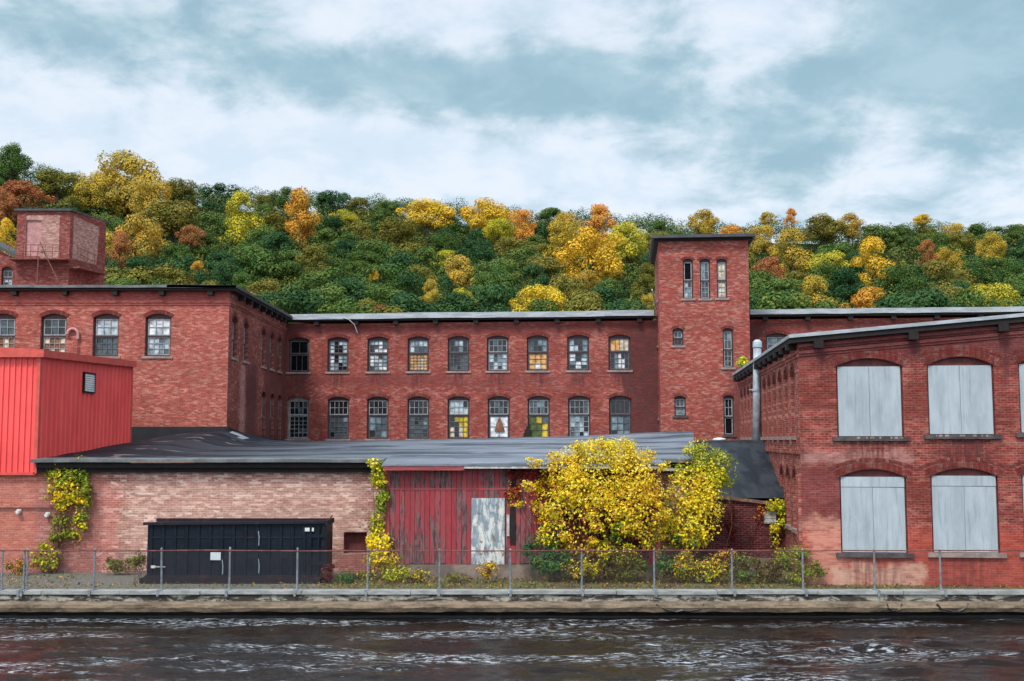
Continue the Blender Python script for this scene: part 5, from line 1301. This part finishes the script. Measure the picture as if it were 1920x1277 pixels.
plant('yellow_climbing_bush', 'tall yellow leafed climber right of the huge yellow bush, with dark gaps', 'vine', [
    (1300, 935, 38.0, 55, 60, .5, 2553, 0.100, Ymix+[2,3]), (1275, 985, 37.8, 48, 45, .4, 1346, 0.110, Ymix+[2,7,3]), (1330, 900, 38.3, 32, 40, .4, 900, .11, [0,0,5,5]),
    (1290, 1010, 37.6, 40, 32, .3, 500, .11, [3,4,0,7]), (1310, 975, 37.9, 50, 48, .35, 900, .115, Ymix)], 22, (at(1295, 1080, 38.2).x, 38.3, 0), stems=12, stemr=.03)
plant('lime_climbing_shrub', 'lime green feathery shrub spilling over the annex roof corner beside the black roof', 'shrub', [
    (1310, 850, 38.6, 30, 34, .4, 900, .11, [5,5,1,5]), (1340, 880, 38.6, 48, 40, .4, 1500, .11, [5,5,3,1]), (1352, 915, 38.6, 24, 36, .3, 450, .10, [5,3,5]), (1285, 880, 38.5, 28, 26, .3, 400, .10, [5,0,5])],
    23, (at(1330, 1060, 38.7).x, 38.75, 0), aspect=.35, stems=10, stemr=.025)
plant('wall_vine', 'green and yellow vine hanging on the brick wall under the left roof corner', 'vine', [
    (115, 890, 39.1, 36, 28, .2, 900, .12, [3,5,3,0]), (152, 885, 39.1, 18, 32, .2, 600, .12, [3,3,5]), (125, 925, 39.1, 44, 30, .22, 1300, .12, [0,0,5,2,5]), (160, 935, 39.1, 16, 40, .15, 500, .11, [3,5,5]),
    (112, 985, 39.1, 22, 40, .18, 700, .11, [3,5,8,8]), (145, 990, 39.1, 14, 36, .15, 300, .11, [0,5,3]), (85, 1045, 38.9, 34, 26, .25, 900, .11, [8,5,3,0])], 24, (at(100, 1070, 39.1).x, 39.1, 0), stems=8)
plant('column_vine', 'narrow yellow green vine climbing the seam between the pink brick and red shed', 'vine', [
    (708, 890, 37.5, 16, 28, .25, 700, .11, [5,5,0,3]), (702, 865, 37.4, 18, 10, .2, 160, .10, [1,5]), (716, 935, 37.5, 13, 36, .2, 600, .11, [3,5,5]), (706, 985, 37.5, 16, 35, .2, 650, .11, [5,5,3,0]),
    (712, 1015, 37.4, 26, 24, .25, 800, .12, [0,0,1]), (718, 1050, 37.2, 42, 22, .3, 1000, .11, [0,5,2,8,0]), (705, 1080, 36.9, 50, 14, .3, 500, .10, [8,0,7,3])], 25, (at(712, 1085, 37.4).x, 37.45, 0), stems=6)
plant('green_fern_shrub', 'dark green feathery shrub at the foot of the red shed, left of the yellow bush', 'shrub', [
    (1025, 1015, 36.9, 38, 22, .35, 700, .14, [4,4,3]), (1035, 1055, 36.7, 42, 32, .35, 1300, .14, [4,4,3]), (990, 1030, 37.0, 22, 14, .2, 250, .13, [4,4])], 26, (at(1035, 1085, 36.8).x, 36.8, 0), aspect=.3, stems=8)
plant('crimson_ivy', 'thin crimson ivy trailing on the upper right of the red shed boards', 'vine', [
    (1000, 888, 37.5, 62, 13, .06, 900, .085, [6,6,6,7]), (975, 920, 37.5, 38, 24, .06, 520, .085, [6,6,2]), (1015, 945, 37.45, 24, 45, .08, 420, .085, [6,2,0,6]), (985, 945, 37.45, 38, 8, .06, 120, .09, [0,0,2]), (1020, 915, 37.45, 22, 22, .08, 160, .1, [0,2,0])],
    27, (at(1020, 1060, 37.5).x, 37.52, .4), stems=10, stemr=.012)
plant('lean_to_vine', 'yellow vine hanging down the right end of the dark lean-to wall', 'vine', [
    (1455, 945, 40.1, 22, 12, .15, 260, .10, [0,5,0]), (1468, 960, 40.0, 10, 30, .12, 260, .10, [5,5,0]), (1452, 1005, 40.05, 12, 26, .12, 300, .10, [0,5,2])], 28, (at(1462, 1050, 40.1).x, 40.1, 0), stems=4, stemr=.014)
plant('crimson_wall_ivy', 'red ivy streaks on the dark brick lean-to wall', 'vine', [
    (1372, 985, 40.2, 12, 45, .06, 260, .08, [6,6,7]), (1425, 965, 40.2, 10, 28, .05, 120, .08, [6,2])], 29, (at(1372, 1040, 40.2).x, 40.22, 0), stems=4, stemr=.012)
plant('lime_bush', 'lime green bush by the corner of the right brick block', 'bush', [
    (1490, 1045, 35.9, 28, 28, .3, 800, .09, [5,5,3,8]), (1528, 1072, 35.6, 30, 20, .3, 700, .09, [8,5,7,3]), (1500, 1080, 35.7, 40, 16, .3, 500, .09, [5,8])], 30, (at(1500, 1090, 35.7).x, 35.75, 0), aspect=.4, stems=8, stemr=.012)
sh_specs = [(1275,1070,40,16,[8,4,0,7],'green and yellow scrub touching the yellow climber'),(1090,1065,40,22,[7,0,2,3],'amber scrub under the left half of the huge yellow bush'),(1165,1040,40,24,[7,7,3,0],'brown tangle under the middle of the huge yellow bush'),(1350,1070,30,18,[0,8,7],'golden scrub before the dark brick lean-to'),(745,1075,34,16,[0,8,3],'yellow green scrub at the foot of the narrow climbing vine'),(1400,1075,26,14,[3,4,8],'green scrub before the lean-to meter box'),(1575,1090,40,5,[3,8,7],'thin green grass tufts along the right brick block'),(260,1050,14,22,[8,3,7],'upright weeds touching the left end of the dumpster'),(1320,1078,60,12,[8,5,7,0],'olive ground brush in front of the yellow climber'),(1420,1085,48,10,[3,8,7],'green and brown ground brush before the lean-to'),(1365,1045,26,20,[7,7,2],'dry brown brush against the lean-to wall'),(1465,1050,22,26,[7,8,5],'tall dry brush right beside the lime green bush'),(1545,1082,20,14,[7,8],'brown bush tuft at the foot of the right brick block'),(1130,1078,70,12,[8,7,3,7],'brown ground brush beneath the huge yellow bush'),(1285,1060,35,26,[8,0,7,2,8],'low olive and amber shrub under the yellow climber'), (1335,1062,30,24,[8,0,2,8],'low golden brown shrub in front of the lean-to, left'), (1395,1055,30,22,[8,3,7],'scrubby brown shrub in the middle of the lean-to wall'),
            (1440,1070,28,20,[7,7,8],'dry brown brush left of the lime green bush'), (1245,1050,22,26,[4,4,3],'dark green weed between the two yellow bushes'), (1190,1065,36,20,[7,8,3],'brown weeds under the huge yellow bush'),
            (650,1082,22,12,[4,4,3],'small green weed right of the dumpster'), (785,1078,32,14,[8,0,7],'yellow brown weeds at the foot of the red shed'), (860,1082,26,9,[8,3,7],'low weeds against the shed foundation'),
            (915,1068,24,16,[0,2,7],'amber seedlings below the weathered door'), (225,1060,42,16,[8,8,7,3],'grey brown weeds left of the dumpster'), (40,1062,30,18,[8,2,7],'rusty weeds behind the left end of the fence'), (615,1075,14,22,[7,6,7],'dead weeds against the right end of the dumpster')]
for i_, (px, py, rx, ry, mm_, lab) in enumerate(sh_specs):
    Y_ = 36.4 if px not in (225, 40) else 38.6
    plant('shrub', lab, 'shrub', [(px, py, Y_, rx, ry, .35, int(rx*ry*1.5), .09, mm_)], 40+i_, (at(px, 1085, Y_).x, Y_, 0), aspect=.42, group='low shrubs and weeds behind the fence', stems=7, stemr=.010)
c = at(1392, 680, 57.2)
plant('roof_plant', 'yellow green plant sprouting on the roof edge right of the tower', 'plant', [(1392, 680, 57.2, 12, 14, .3, 260, .16, [5,0,5])], 60, (c.x, c.y, c.z-.5), stems=3)
# dry grass and fallen leaves
lv = Leaves(77); rs = np.random.RandomState(77)
n = 16000; Xg = rs.uniform(-22, 20, n); Yg = rs.uniform(34.9, 38.6, n); keep = ~((Xg > -14) & (Xg < -5.2) & (Yg > 36.1)) & ~((Xg < -6) & (rs.rand(n) < .6)) & (Yg < np.where(Xg > 9.2, 35.75, 40)); Xg, Yg = Xg[keep], Yg[keep]
Cg = np.stack([Xg, Yg, rs.uniform(.01, .09, len(Xg))], 1); lv.add(Cg, rs.normal(0, 1, (len(Xg), 3))+np.array([0,-.3,.5]), rs.uniform(.04, .12, len(Xg)), rs.choice([3,4,8,8,7,7,7,2], len(Xg)))
me = lv.mesh('grass_and_leaves', VM, aspect=.35); go2 = bpy.data.objects.new('grass_and_fallen_leaves', me); COL.objects.link(go2); tag(go2, kind='stuff', label='grass tufts and fallen leaves along the quay')
